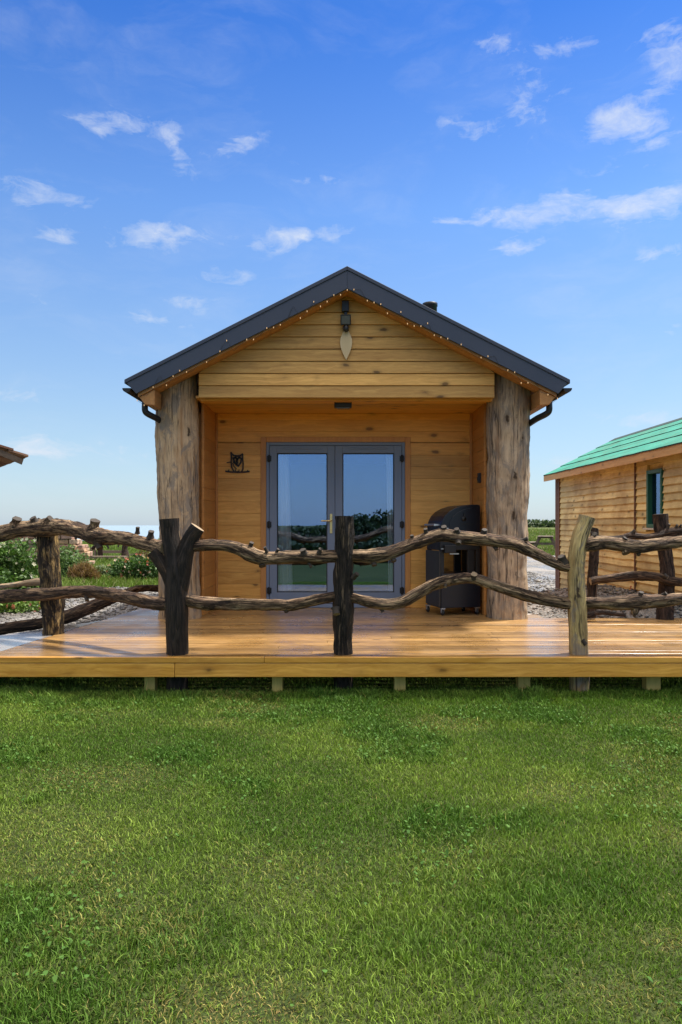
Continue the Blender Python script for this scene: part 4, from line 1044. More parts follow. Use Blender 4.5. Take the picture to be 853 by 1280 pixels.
# ------------------------------------------------------------------ barbecue
def barbecue():
    th = R(15.0); o3 = Vector((1.13, 8.38, ZD))
    q = thing('barbecue', 'black cabinet barbecue with curved hood on castors beside the right log column', 'barbecue', (1.33, 8.65, ZD))
    mtx = Matrix.Translation(o3) @ Matrix.Rotation(th, 4, 'Z')
    U, V = 0.49, 0.42
    mb = MB()
    prof = [(0.0, 0.94), (0.002, 1.02), (0.018, 1.075), (0.05, 1.13), (0.10, 1.18), (0.17, 1.22), (0.26, 1.248), (0.36, 1.262), (0.455, 1.264), (U - 0.006, 1.255), (U, 1.235), (U, 0.94)]
    mb.prism(prof, 0.0, V, 'XZ', mtx=mtx, smooth=False, rnd=.5)
    hood = mb.build('hood', M['navy'], q, bevel=0.006)
    mb = MB()
    inner = [(0.10, 0.955), (0.105, 1.05), (0.14, 1.12), (0.20, 1.17), (0.28, 1.205), (0.37, 1.225), (0.45, 1.228), (0.462, 1.215), (0.462, 0.955)]
    mb.prism(inner, -0.008, 0.0, 'XZ', mtx=mtx, rnd=.5)
    mb.build('side_plate', M['navy'], hood, bevel=0.003)
    mb = MB(); mb.lathe((0.28, -0.008, 1.10), [(0.026, -0.012), (0.026, 0.0)], 20, 'Y', mtx=mtx); mb.box(0.275, 0.285, -0.024, -0.008, 1.10, 1.165, mtx=mtx); mb.box(0.25, 0.40, -0.014, -0.008, 1.035, 1.045, mtx=mtx)
    mb.build('vent', M['black'], hood)
    mb = MB(); mb.tube([mtx @ Vector(p) for p in ((-0.05, 0.05, 1.03), (-0.05, 0.35, 1.03))], 0.013, 12, 0.05, 0, 0, capmi=0)
    for vv in (0.06, 0.34): mb.box(-0.05, 0.01, vv - 0.008, vv + 0.008, 1.02, 1.04, mtx=mtx)
    mb.box(0.02, 0.09, -0.012, -0.001, 0.985, 0.996, mtx=mtx)
    mb.build('handle', M['steel'], hood)
    # firebox + cart
    mb = MB(); mb.box(-0.004, U, 0.0, V, 0.74, 0.932, mtx=mtx); mb.box(0.03, 0.17, -0.055, -0.002, 0.71, 0.80, mtx=mtx)
    box = mb.build('firebox', M['black'], q, bevel=0.008)
    mb = MB(); mb.box(0.10, 0.21, -0.03, -0.012, 0.695, 0.708, mtx=mtx); mb.box(0.0, 0.10, -0.02, -0.004, 0.752, 0.764, mtx=mtx); mb.build('tool_rail', M['steel'], box)
    mb = MB()
    for (u0, u1) in ((0.0, 0.045), (0.335, 0.42)):
        for (v0, v1) in ((0.004, 0.045), (V - 0.045, V - 0.004)): mb.box(u0, u1, v0, v1, 0.09, 0.74, mtx=mtx)
    mb.box(U - 0.05, U, 0.004, V - 0.004, 0.09, 0.74, mtx=mtx)
    mb.build('cart_frame', M['black'], q, bevel=0.004)
    mb = MB(); mb.box(-0.016, -0.002, 0.0, V, 0.10, 0.735, mtx=mtx, rnd=.5); mb.build('front_panel', M['graphite'], q, bevel=0.003)
    mb = MB(); mb.box(0.002, U - 0.002, -0.012, V - 0.01, 0.085, 0.475, mtx=mtx)
    low = mb.build('cabinet', M['navy'], q, bevel=0.006)
    for i in range(11):  # row of small dark bars standing in for illegible lettering
        mb = MB(); mb.box(0.075 + i * 0.03, 0.082 + i * 0.03, -0.0145, -0.0125, 0.20, 0.222, mtx=mtx); mb.build('lettering_bar', M['rubber'], low)
    for (u, v) in ((0.03, 0.02), (U - 0.035, 0.02), (0.0, V - 0.03), (U - 0.035, V - 0.03)):
        mb = MB(); mb.lathe((u - 0.011, v, 0.034), [(0.034, 0.0), (0.034, 0.022)], 18, 'X', mtx=mtx)
        w = mb.build('castor', M['rubber'], q)
        mb = MB(); mb.box(u - 0.018, u - 0.014, v - 0.014, v + 0.014, 0.03, 0.072, mtx=mtx); mb.box(u + 0.014, u + 0.018, v - 0.014, v + 0.014, 0.03, 0.072, mtx=mtx); mb.box(u - 0.024, u + 0.024, v - 0.024, v + 0.024, 0.072, 0.084, mtx=mtx)
        mb.build('fork', M['steel'], w)
barbecue()

# ------------------------------------------------------------------ small things on the cabin
def floodlight():
    t = thing('floodlight', 'black security floodlight with sensor at the top of the gable', 'floodlight', (0.05, Y_GABLE, 3.55))
    x = 0.05
    mb = MB(); mb.box(x - 0.042, x + 0.036, Y_GABLE - 0.06, Y_GABLE - 0.012, 3.63, 3.745); mb.box(x - 0.018, x + 0.018, Y_GABLE - 0.045, Y_GABLE - 0.02, 3.575, 3.63); mb.build('mount', M['black'], t, bevel=0.005)
    mb = MB(); my = Matrix.Translation((x, Y_GABLE - 0.085, 3.53)) @ Matrix.Rotation(R(14), 4, 'X')
    mb.box(-0.056, 0.056, -0.02, 0.04, -0.055, 0.055, mtx=my)
    l = mb.build('lamp_body', M['black'], t, bevel=0.006)
    mb = MB(); mb.box(-0.044, 0.044, -0.0235, -0.0205, -0.042, 0.042, mtx=my); mb.build('lens', M['lens'], l)
    mb = MB(); mb.lathe((x + 0.005, Y_GABLE - 0.07, 3.405), [(0.012, 0), (0.028, 0.012), (0.03, 0.045), (0.02, 0.07)], 16); mb.box(x - 0.03, x + 0.035, Y_GABLE - 0.06, Y_GABLE - 0.015, 3.435, 3.47); mb.build('sensor', M['black'], t, bevel=0.003)
floodlight()

mb = MB(); lx, lz = 0.055, 3.275
out = [(0.012, 0.165), (0.038, 0.13), (0.060, 0.075), (0.067, 0.03), (0.060, -0.02), (0.042, -0.075), (0.020, -0.125), (0.0, -0.165)]
poly = [(lx + a, lz + b) for a, b in out] + [(lx - a, lz + b) for a, b in out[::-1][1:]]
mb.prism(poly, Y_GABLE - 0.036, Y_GABLE - 0.016, 'XZ', rnd=.4)
tag(mb.build('leaf_plaque', M['pale_wood'], None, (lx, Y_GABLE, lz - 0.165), bevel=0.004), 'pale wooden leaf-shaped plaque hanging below the gable floodlight', 'plaque')

def owl():
    c = at(297, 578, Y_WALL); t = Y_WALL - 0.022; k = 0.0102
    mb = MB()
    def stroke(pts, w):
        for (a, b) in zip(pts[:-1], pts[1:]):
            A = Vector((c.x + a[0] * k, 0, c.z + a[1] * k)); B = Vector((c.x + b[0] * k, 0, c.z + b[1] * k)); d = (B - A).normalized(); n = Vector((-d.z, 0, d.x)) * w * k / 2
            A -= d * w * k * 0.3; B += d * w * k * 0.3
            mb.prism([((A + n).x, (A + n).z), ((B + n).x, (B + n).z), ((B - n).x, (B - n).z), ((A - n).x, (A - n).z)], t, t + 0.008 + 0.002 * random.random(), 'XZ', rnd=.5)
    stroke([(-14, -11.0), (-8, -11.8), (0, -12.2), (8, -12), (14.5, -11.2)], 1.9)
    stroke([(-11, -11.5), (-10, -9)], 1.0); stroke([(12, -11.5), (13, -9.4)], 1.0); stroke([(-12.5, -0.5), (-8, 0.3)], 1.0)
    stroke([(-7.5, 12), (-7, 6), (-7.3, 0), (-6.8, -6), (-4, -11)], 1.7)
    stroke([(6.5, 9.5), (6.6, 4), (7.2, -2), (7, -8), (5.5, -11.5)], 1.7)
    stroke([(-7.4, 11.5), (-4.5, 8.5), (0, 7.6), (4, 8.2), (6.5, 10)], 1.9)
    stroke([(-5, 5), (-2, 6), (0, 3.5), (2.5, 6), (5, 4.5)], 2.4); stroke([(-4.5, 4.5), (-3.5, 0), (-1, -2.5), (1.5, -4.5)], 2.6)
    stroke([(0, 4), (-0.6, 1), (0.5, -1)], 2.4); stroke([(4.8, 4), (4.5, 0), (2.2, -3.5)], 2.0); stroke([(-5.5, -1), (-4, -5), (-1, -8)], 1.1); stroke([(-2, -11.8), (-2.2, -9)], 1.0); stroke([(2, -11.8), (2.2, -9)], 1.0)
    mb.prism([(c.x - 0.02, c.z - 0.12), (c.x + 0.02, c.z - 0.12), (c.x + 0.02, c.z - 0.11), (c.x - 0.02, c.z - 0.11)], Y_WALL - 0.016, Y_WALL, 'XZ', rnd=.5)
    tag(mb.build('owl_silhouette', M['owl'], None, (c.x, Y_WALL, c.z - 0.12)), 'dark metal owl silhouette on a branch mounted left of the doors', 'wall ornament')
owl()

def porch_light():
    t = thing('porch_light', 'small black bulkhead light under the porch ceiling above the doors', 'porch light', (0.03, 8.28, Z_CEIL))
    mb = MB(); mb.box(-0.075, 0.12, 8.22, 8.34, 2.652, Z_CEIL - 0.002); b = mb.build('housing', M['black'], t, bevel=0.008)
    mb = MB(); mb.box(-0.05, 0.095, 8.235, 8.325, 2.640, 2.651); mb.build('diffuser', M['lens'], b, bevel=0.003)
porch_light()

mb = MB(); mb.box(XR - 0.034, XR - 0.001, 8.60, 8.66, 1.83, 1.945); mb.box(XR - 0.040, XR - 0.034, 8.615, 8.645, 1.86, 1.90)
tag(mb.build('key_safe', M['black'], None, (XR, 8.63, 1.83), bevel=0.005), 'small black box on the right porch side wall above the barbecue', 'wall box')

def fairy_lights():
    t = thing('string_lights', 'string of small warm fairy lights along both roof edges of the cabin', 'string lights', (CXC, Y_VERGE, Z_RIDGE - 0.25))
    pts = []; n = 62
    for i in range(n + 1):
        s = -1 + 2 * i / n; x = CXC + s * (HALF - 0.16)
        off = 0.235 + 0.028 * math.sin(i * 1.9) + 0.02 * random.uniform(-1, 1)
        if i % 10 == 3: off -= 0.09
        y = Y_VERGE - 0.012 if off < 0.225 else Y_VERGE - 0.004
        if i in (0, n): off += 0.0
        pts.append(Vector((x, y, roof_z(x) - off)))
    for e in (0, -1):     # ends trail down at the eaves
        sgn = -1 if e == 0 else 1
        tail = [pts[e] + Vector((sgn * 0.03, 0.01, -0.05)), pts[e] + Vector((-sgn * 0.04, 0.02, -0.10))]
        pts = tail[::-1] + pts if e == 0 else pts + tail
    mb = MB(); mb.tube(pts, 0.0016, 5, 0.05, 0, 0, capmi=0); mb.build('wire', M['black'], t)
    b0 = None
    for i, p in enumerate(pts):
        if random.random() < 0.3: continue
        if b0 is None:
            mb = MB(); mb.lathe(p, [(0.002, -0.008), (0.0036, -0.004), (0.0042, 0.001), (0.004, 0.008)], 8); b0 = mb.build('bulb', M['bulb'], t); bp = p
        else:
            c = b0.copy(); col.objects.link(c); c.parent = t; c.location = Vector(p) - bp + Vector((0, random.uniform(-.006, 0), random.uniform(-0.012, 0.008)))
            k = random.uniform(0.7, 1.25); base = b0.location
fairy_lights()

# curtains inside the doors
def curtain(x0, x1, xb0, xb1, z0, z1, label):
    n = 40; V = []; Fc = []
    for r_ in range(9):
        t = r_ / 8; z = z1 + (z0 - z1) * t; a = x0 + (xb0 - x0) * t; b = x1 + (xb1 - x1) * t
        for i in range(n + 1):
            s = i / n; V.append((a + (b - a) * s, 9.27 + 0.015 * math.sin(s * 26 + 0.6 * t) + 0.01 * math.sin(s * 9 + t), z))
    for r_ in range(8):
        for i in range(n): k = r_ * (n + 1) + i; Fc.append((k, k + 1, k + n + 2, k + n + 1))
    mb = MB(); mb.add(V, Fc, 0, True, .5)
    o = mb.build('curtain', M['curtain'], None, ((x0 + x1) / 2, 9.36, z0)); sm = o.modifiers.new('thick', 'SOLIDIFY'); sm.thickness = 0.003
    tag(o, label, 'curtain', 'curtains behind the glazed doors')
curtain(-0.86, -0.665, -0.86, -0.60, ZD + 0.06, 2.36, 'pale curtain behind the left glazed door, beside the owl ornament')
curtain(0.565, 0.73, 0.60, 0.73, ZD + 0.06, 2.36, 'pale curtain behind the right glazed door, on the barbecue side')

# ------------------------------------------------------------------ green-roofed cabin on the right
def right_cabin():
    XW, YF, YN = 4.22, 14.3, 8.45
    t = thing('green_roof_cabin', 'low timber cabin with bright green felt roof and waney-edged boards', 'cabin', (XW + 1.2, 11.4, 0))
    mb = MB(); hb_ = 0.102; z = 0.12; i = 0
    WIN = (9.66, 10.14, 1.30, 2.08)
    def board(y0, y1, za, zb, r):
        n = max(2, int((y1 - y0) / 0.12)); v = []
        for k in range(n + 1):
            y = y0 + (y1 - y0) * k / n
            wz = 0.012 * noise.noise((y * 2.3, i * 7.7, 0)) + 0.006 * noise.noise((y * 9, i * 3.1, 5))
            v += [(XW - 0.028, y, za + wz), (XW - 0.006, y, zb + 0.004), (XW + 0.02, y, zb + 0.004), (XW + 0.02, y, za + wz)]
        f = []
        for k in range(n):
            a = k * 4
            for e in range(4): f.append((a + e, a + (e + 1) % 4, a + 4 + (e + 1) % 4, a + 4 + e))
        f += [(3, 2, 1, 0), (n * 4, n * 4 + 1, n * 4 + 2, n * 4 + 3)]
        mb.add(v, f, 0, False, r)
    while z < 2.28:
        za, zb = z, z + hb_
        cuts = [(YN, 10.52), (10.54, YF)]
        for (a, b) in cuts:
            r = random.random()
            if zb > WIN[2] + 0.01 and za < WIN[3] - 0.01 and a < WIN[0]:
                board(a, WIN[0] - 0.02, za, zb, r); board(WIN[1] + 0.02, b, za, zb, (r + .3) % 1)
            else: board(a, b, za, zb, r)
        z += hb_; i += 1
    for (ya, yb, z0, z1) in ((YN, WIN[0], 0.1, 2.33), (WIN[1], YF, 0.1, 2.33), (WIN[0], WIN[1], 0.1, WIN[2]), (WIN[0], WIN[1], WIN[3], 2.33)): mb.box(XW + 0.022, XW + 0.12, ya, yb, z0, z1, rnd=.1)
    gab = [(XW + 0.022, 0.1), (XW + 2.4, 0.1), (XW + 2.4, 2.33), (XW + 1.2, 2.93), (XW + 0.022, 2.33)]
    mb.prism(gab, YF, YF + 0.06, 'XZ', rnd=.6); mb.prism(gab, YN - 0.06, YN, 'XZ', rnd=.3); mb.box(XW + 2.3, XW + 2.4, YN, YF, 0.1, 2.33, rnd=.2)
    mb.build('wall', M['shed'], t)
    mb = MB(); mb.box(XW - 0.045, XW + 0.06, YF + 0.003, YF + 0.11, 0.02, 2.22); mb.box(XW - 0.04, XW - 0.006, YF - 0.13, YF, 0.02, 2.22); mb.build('corner_board', M['corner_wood'], t, bevel=0.004)
    mb = MB(); mb.tube([(XW - 0.03, 10.53, 0.1), (XW - 0.034, 10.53, 1.2), (XW - 0.03, 10.53, 2.26)], 0.014, 10, 0.1, 0, 0, capmi=0); mb.build('cable', M['corner_wood'], t)
    # roof: three lapped strips of felt each side
    EX, EZ, RX, RZ = 4.02, 2.305, 5.42, 3.02
    ya, yb = YN - 0.25, YF + 0.33
    mb = MB(); ns = 4
    for sgn in (1, -1):
        for k in range(ns):
            a = k / ns - 0.02; b = (k + 1) / ns + (0.04 if k < ns - 1 else 0)
            x0 = EX + (RX - EX) * a; x1 = EX + (RX - EX) * b; z0 = EZ + (RZ - EZ) * a + 0.014; z1 = EZ + (RZ - EZ) * b
            if k == 0: x0 = EX - 0.015
            n = 40; v = []
            for j in range(n + 1):
                y = ya + (yb - ya) * j / n; wz = 0.006 * noise.noise((y * 3, k * 5, sgn)); xx = 0.006 * noise.noise((y * 2.1, k * 9, 3))
                X = [x0 + xx, x1, x1, x0 + xx]
                if sgn < 0: X = [2 * RX - q_ for q_ in X]
                v += [(X[0], y, z0 + wz + 0.012), (X[1], y, z1 + 0.012), (X[2], y, z1), (X[3], y, z0 + wz - 0.006)]
            f = []; fe = []
            for j in range(n):
                q_ = j * 4
                for e in range(4): (fe if e == 3 else f).append((q_ + e, q_ + (e + 1) % 4, q_ + 4 + (e + 1) % 4, q_ + 4 + e))
            f += [(3, 2, 1, 0), (n * 4, n * 4 + 1, n * 4 + 2, n * 4 + 3)]
            b0 = mb.add(v, f, 0, False, .5)
            for q_ in fe: mb.f.append(tuple(b0 + z_ for z_ in q_)); mb.mi.append(1); mb.sm.append(False)
    rf_ = mb.build('roof', [M['felt'], M['felt_edge']], t)
    mb = MB(); mb.prism([(RX - 0.13, RZ - 0.045), (RX, RZ + 0.026), (RX + 0.13, RZ - 0.045), (RX, RZ + 0.016)], ya - 0.003, yb + 0.003, 'XZ', rnd=.5); mb.build('ridge_strip', M['felt_edge'], rf_)
    mb = MB(); mb.prism([(EX + 0.03, EZ - 0.03), (RX, RZ - 0.015), (RX, RZ - 0.05), (EX + 0.03, EZ - 0.06)], ya, yb - 0.01, 'XZ'); mb.prism([(2 * RX - EX - 0.03, EZ - 0.03), (RX, RZ - 0.015), (RX, RZ - 0.05), (2 * RX - EX - 0.03, EZ - 0.06)], ya, yb - 0.01, 'XZ'); mb.build('roof_deck', M['shed_trim'], rf_)
    mb = MB(); mb.box(EX - 0.004, EX + 0.022, ya + 0.01, yb + 0.02, EZ - 0.115, EZ + 0.004, rnd=.4); mb.build('fascia_board', M['shed_trim'], t, bevel=0.003)
    mb = MB(); f0 = XW - 0.035
    for (y0, y1, z0, z1) in ((WIN[0], WIN[0] + 0.045, WIN[2], WIN[3]), (WIN[1] - 0.055, WIN[1], WIN[2], WIN[3]), (WIN[0] + .045, WIN[1] - .055, WIN[3] - 0.05, WIN[3]), (WIN[0] + .045, WIN[1] - .055, WIN[2], WIN[2] + 0.05)): mb.box(f0, f0 + 0.10, y0, y1, z0, z1)
    w = mb.build('window', M['dark_green'], t, bevel=0.004)
    mb = MB(); mb.box(f0 + 0.06, f0 + 0.066, WIN[0] + .045, WIN[1] - .055, WIN[2] + .05, WIN[3] - .05); mb.build('glass', M['glass'], w)
    mb = MB(); mb.box(f0 + 0.085, f0 + 0.10, WIN[0] + .05, WIN[1] - .20, WIN[2] + .06, WIN[3] - .06); mb.build('blind', M['curtain'], w)
    mb = MB(); mb.box(XW - 0.07, XW + 0.02, WIN[0] - 0.03, WIN[1] + 0.03, WIN[2] - 0.03, WIN[2] - 0.004); mb.build('sill', M['sill'], w, bevel=0.003)
right_cabin()

# ------------------------------------------------------------------ hut whose eave enters at the left
def left_hut():
    tip = at(36, 571, 9.0); rot = Matrix.Translation((tip.x, tip.y, 0)) @ Matrix.Rotation(R(34), 4, 'Z')
    t = thing('shingle_hut', 'rough hut with rusty shingle roof, only its eave corner showing at the left edge', 'hut', (tip.x - 1.5, 10.2, 0))
    s = math.tan(R(21)); W_, L_ = 1.7, 3.4
    mb = MB()
    for sgn in (0, 1):
        for k in range(10):
            a = k / 10; b = a + 0.13
            for j in range(16):
                y0 = j * L_ / 16 + random.uniform(-.01, .01); y1 = y0 + L_ / 16 - 0.006
                xa, xb = -a * W_ , -min(b, 1) * W_
                za, zb = tip.z + a * W_ * s + 0.02 + 0.006 * random.random(), tip.z + min(b, 1) * W_ * s
                if sgn: xa, xb = -2 * W_ - xa, -2 * W_ - xb
                v = [(xa, y0, za), (xa, y1, za), (xb, y1, zb), (xb, y0, zb), (xa, y0, za - 0.025), (xa, y1, za - 0.025), (xb, y1, zb - 0.025), (xb, y0, zb - 0.025)]
                mb.add([rot @ Vector(p) for p in v], [(0, 1, 2, 3), (7, 6, 5, 4), (0, 4, 5, 1), (1, 5, 6, 2), (2, 6, 7, 3), (3, 7, 4, 0)], 0)
    rf_ = mb.build('roof', M['tile'], t)
    mb = MB()
    mb.prism([(-0.07, tip.z - 0.095), (-W_, tip.z + W_ * s - 0.09), (-W_, tip.z + W_ * s - 0.03), (-0.05, tip.z - 0.03)], 0.03, 0.06, 'XZ', mtx=rot)
    mb.prism([(-2 * W_ + 0.07, tip.z - 0.095), (-W_, tip.z + W_ * s - 0.09), (-W_, tip.z + W_ * s - 0.03), (-2 * W_ + 0.05, tip.z - 0.03)], 0.03, 0.06, 'XZ', mtx=rot)
    mb.build('bargeboard', M['old_wood'], rf_)
    mb = MB(); mb.prism([(-0.35, 0), (-0.35, tip.z + 0.35 * s - 0.04), (-W_, tip.z + W_ * s - 0.1), (-2 * W_ + 0.35, tip.z + 0.35 * s - 0.04), (-2 * W_ + 0.35, 0)], 0.3, L_ - 0.2, 'XZ', mtx=rot)
    mb.build('wall', M['old_wood'], t)
left_hut()

# ------------------------------------------------------------------ garden on the left
def leaves(name, n, blobs, size, c0, c1, parent, aspect=0.5, matl=None, upright=0.0):
    w = np.array([b[3] * b[4] * b[5] for b in blobs]); idx = rng.choice(len(blobs), n, p=w / w.sum()); B = np.array(blobs)[idx]
    d = rng.normal(size=(n, 3)); d /= np.linalg.norm(d, axis=1)[:, None]; r = rng.random(n) ** 0.45
    c = B[:, :3] + d * r[:, None] * B[:, 3:6]
    ax = rng.normal(size=(n, 3)) + d * 0.8; ax[:, 2] += upright * 2; ax /= np.linalg.norm(ax, axis=1)[:, None]
    sd_ = np.cross(ax, rng.normal(size=(n, 3))); sd_ /= np.linalg.norm(sd_, axis=1)[:, None]
    s = size * (0.6 + 0.8 * rng.random(n)); a = ax * s[:, None]; b = sd_ * (s * aspect / 2)[:, None]
    V = np.stack([c - a * .5, c - a * 0.05 + b, c + a * .5, c - a * 0.05 - b], 1)
    C = lerp(np.array(c0), np.array(c1), rng.random(n)); C *= (0.7 + 0.6 * rng.random(n))[:, None]
    return np_mesh(name, V, np.arange(n * 4), np.full(n, 4), np.repeat(C[:, None], 4, 1), matl or M['leaf'], parent=parent)

def shrub(name, label, cat, base, blobs, n, size, c0, c1, aspect=.5, flowers=None, upright=0.0, group=None, stems=5):
    t = thing(name, label, cat, base, group)
    bl = [(base[0] + b[0], base[1] + b[1], base[2] + b[2], b[3], b[4], b[5]) for b in blobs]
    leaves('foliage', n, bl, size, c0, c1, t, aspect, upright=upright)
    mb = MB()
    for k in range(stems):
        b = random.choice(bl); mb.tube([base, Vector(base).lerp(Vector(b[:3]), .5) + Vector((random.uniform(-.03, .03), 0, 0)), b[:3]], [0.012, 0.008, 0.004], 6, 0.08, 0, 0, capmi=0)
    mb.build('stem', M['bark_red'], t)
    if flowers:
        fn, fc0, fc1, fs = flowers
        protos = []
        for q in range(fn):
            bb = random.choice(bl); d = Vector((random.gauss(0, 1), random.gauss(-.6, 1), random.gauss(.3, 1))).normalized()
            p = Vector((bb[0] + d.x * bb[3], bb[1] + d.y * bb[4], bb[2] + d.z * bb[5])) - Vector(base)
            if len(protos) < 3:
                k = len(protos) / 2; cc = np.array(fc0) * (1 - k) + np.array(fc1) * k
                V = []
                for j in range(5):
                    a = j * 1.2566
                    for (r_, da) in ((0, 0), (.5, -.45), (.62, 0), (.5, .45)): V.append((math.cos(a + da) * r_ * fs, -.2 * fs * (r_ > 0), math.sin(a + da) * r_ * fs))
                V = np.array(V) + np.array(base)
                f_ = np_mesh('flower', V, np.arange(20), np.full(5, 4), np.repeat(cc[None], 20, 0), M['petal'], parent=t); protos.append(f_)
            else:
                f_ = protos[q % 3].copy(); col.objects.link(f_); f_.parent = t
            f_.location = p; f_.rotation_euler = (random.uniform(-.9, .5), random.uniform(-.6, .6), random.uniform(-.8, .8)); sc_ = random.uniform(.7, 1.3); f_.scale = (sc_,) * 3
    return t
G1, G2 = (0.03, 0.075, 0.018), (0.10, 0.19, 0.045)
def gp(px, D): return ((px - CX) / F * D, D, float(ground_z(np.array([(px - CX) / F * D]), np.array([D]))[0]))
b = gp(22, 14.0); shrub('garden_shrub', 'large leafy green shrub with pale flowers at the left edge behind the fence', 'shrub', b,
      [(-.75, 0, .45, .55, .5, .5), (-.25, .1, .65, .45, .4, .5), (.2, 0, .55, .36, .35, .52), (.42, -.1, .3, .3, .3, .33), (-.45, -.2, .85, .34, .3, .34), (0, -.3, .25, .6, .3, .28)], 5200, .085, G1, (0.13, 0.23, 0.055), .5, (70, (.55, .55, .4), (.8, .8, .7), .06))
b = gp(-40, 13.0); shrub('garden_shrub', 'bushy green shrub partly cut off by the left edge of the frame', 'shrub', b, [(0, 0, .4, .5, .4, .45), (.4, 0, .3, .4, .3, .35)], 2500, .08, G1, G2, .5)
b = gp(88, 17.5); shrub('garden_shrub', 'feathery light green shrub in front of the stone wall', 'shrub', b, [(0, 0, .42, .3, .3, .45), (.25, 0, .35, .25, .25, .35), (-.2, .1, .5, .25, .25, .35)], 1500, .085, (0.05, 0.11, .03), (0.16, .24, .08), .35)
b = gp(106, 16.8); shrub('grass_tussock', 'reddish brown ornamental grass tussock beside the gravel', 'tussock', b, [(0, 0, .24, .22, .2, .26), (-.2, 0, .2, .2, .2, .22), (.18, 0, .18, .18, .18, .2)], 1700, .16, (0.13, 0.075, .03), (0.26, .16, .075), .09, upright=.9)
b = gp(128, 18); shrub('low_shrub', 'small grey-green mounded plant between the tussock and the dark shrub', 'plant', b, [(0, 0, .15, .22, .2, .2), (.28, 0, .12, .2, .2, .16)], 900, .07, (0.10, 0.14, .06), (0.22, .26, .14), .5)
b = gp(165, 17.2); shrub('low_shrub', 'dark green low shrub with pink and white flowers near the forked post', 'shrub', b, [(-.25, 0, .26, .32, .3, .3), (.15, 0, .3, .35, .3, .34), (.5, 0, .28, .3, .3, .3)], 2800, .075, (0.022, 0.06, .015), (0.075, .15, .035), .5, (60, (.45, .12, .08), (.6, .45, .35), .05))
b = gp(190, 21); shrub('low_shrub', 'russet-topped bush beyond the dark shrub near the cabin wall', 'shrub', b, [(0, 0, .4, .5, .3, .32), (.5, 0, .35, .4, .3, .3)], 1800, .09, (0.07, 0.10, .03), (0.24, .13, .07), .4)
b = gp(12, 11.0); shrub('low_shrub', 'bright green low plant with pink flowers below the left rails', 'plant', b, [(0, 0, .12, .28, .2, .17), (-.4, 0, .14, .3, .2, .2), (.25, .2, .09, .2, .2, .12)], 1500, .075, (0.07, 0.14, .025), (0.17, .27, .06), .4, (22, (.5, .14, .14), (.6, .3, .25), .05))

def stone_wall():
    t = thing('dry_stone_wall', 'rough dry wall of orange-brown stones behind the garden shrubs', 'stone wall', gp(60, 22))
    mb = MB()
    x0, x1 = gp(-60, 22)[0], gp(108, 22)[0]
    z = 0.0; row = 0
    while z < 1.1:
        h = random.uniform(.10, .17); x = x0 + random.uniform(0, .2)
        while x < x1:
            w = random.uniform(.16, .38)
            if x > x1 - 0.55 and z > 1.0 - (x - x1 + 0.55) * 1.2: break
            for k in range(2):
                cy = 22 + 0.22 * k + random.uniform(-.04, .04); v = []
                for (a, b_, c) in ((-1, -1, -1), (1, -1, -1), (1, 1, -1), (-1, 1, -1), (-1, -1, 1), (1, -1, 1), (1, 1, 1), (-1, 1, 1)):
                    v.append((x + w / 2 + a * w / 2 * random.uniform(.8, 1.02), cy + b_ * .13 * random.uniform(.8, 1.1), z + h / 2 + c * h / 2 * random.uniform(.75, 1.1)))
                mb.add(v, [(0, 3, 2, 1), (4, 5, 6, 7), (0, 1, 5, 4), (1, 2, 6, 5), (2, 3, 7, 6), (3, 0, 4, 7)], 0)
            x += w + .01
        z += h
    mb.build('stones', M['stone'], t, bevel=0.02)
stone_wall()

def driftwood_bench():
    D = 26.0; t = thing('rustic_bench', 'rustic bench of grey branches with an arched top out in the field', 'bench', gp(135, D))
    k = F / D
    mats = [M['bark_red'], M['cut'], M['cut_dark']]
    mb = MB(); pxtube(mb, [(157.5, 703, 7), (157, 695, 5), (156, 686, 3.6), (157.5, 679, 3)], D, seed=1); mb.build('post', mats, t)
    mb = MB(); pxtube(mb, [(126, 703, 4.5), (126, 693, 3.4), (125, 684, 3)], D, seed=2); mb.build('post', mats, t)
    mb = MB(); pxtube(mb, [(115, 686, 1.8), (124, 680, 2.2), (138, 680, 1.8), (150, 678, 2), (159, 679, 1.8)], D, seed=3); stub(mb, 134, 681, 2, 5, 1.2, D); stub(mb, 149, 679, -1, 5, 1.2, D); mb.build('top_beam', mats, t)
    mb = MB(); c0, c1 = at(128, 688, D), at(155, 691.5, D); mb.box(c0.x, c1.x, D - .03, D + .03, c1.z, c0.z); mb.build('backrest', M['old_wood'], t)
    mb = MB(); c0, c1 = at(106, 695, D - .25), at(158, 698, D - .25); mb.box(c0.x, c1.x, D - .5, D - .04, c1.z, c0.z)
    mb.build('seat', M['old_wood'], t)
    for px in (110, 114.5, 119, 123): 
        mb = MB(); pxtube(mb, [(px, 704, 1.9), (px + .5, 694, 1.8), (px + random.uniform(-1, 1), 684 + random.uniform(-2, 2), 1.6)], D + .1, seed=px); mb.build('slat', [M['column_r'], M['cut']], t)
    for px in (135, 143, 150):
        mb = MB(); pxtube(mb, [(px, 704, 2.6), (px + random.uniform(-1.5, 1.5), 697, 2.2)], D - .3, seed=px); mb.build('leg', mats, t)
driftwood_bench()
mb = MB()
for i in range(9):
    px = random.uniform(166, 196); D = 27.5 + .15 * i
    pxtube(mb, [(px - 9, 700 - i * .7, 2.2), (px, 699 - i * .8, 2.4), (px + 9, 700.5 - i * .8 + random.uniform(-2, 2), 2)], D, seed=i * 3.3)
c = gp(180, 28); tag(mb.build('log_pile', [M['bark_red'], M['cut'], M['cut_dark']], None, c), 'low heap of dark logs to the right of the rustic bench', 'log pile')

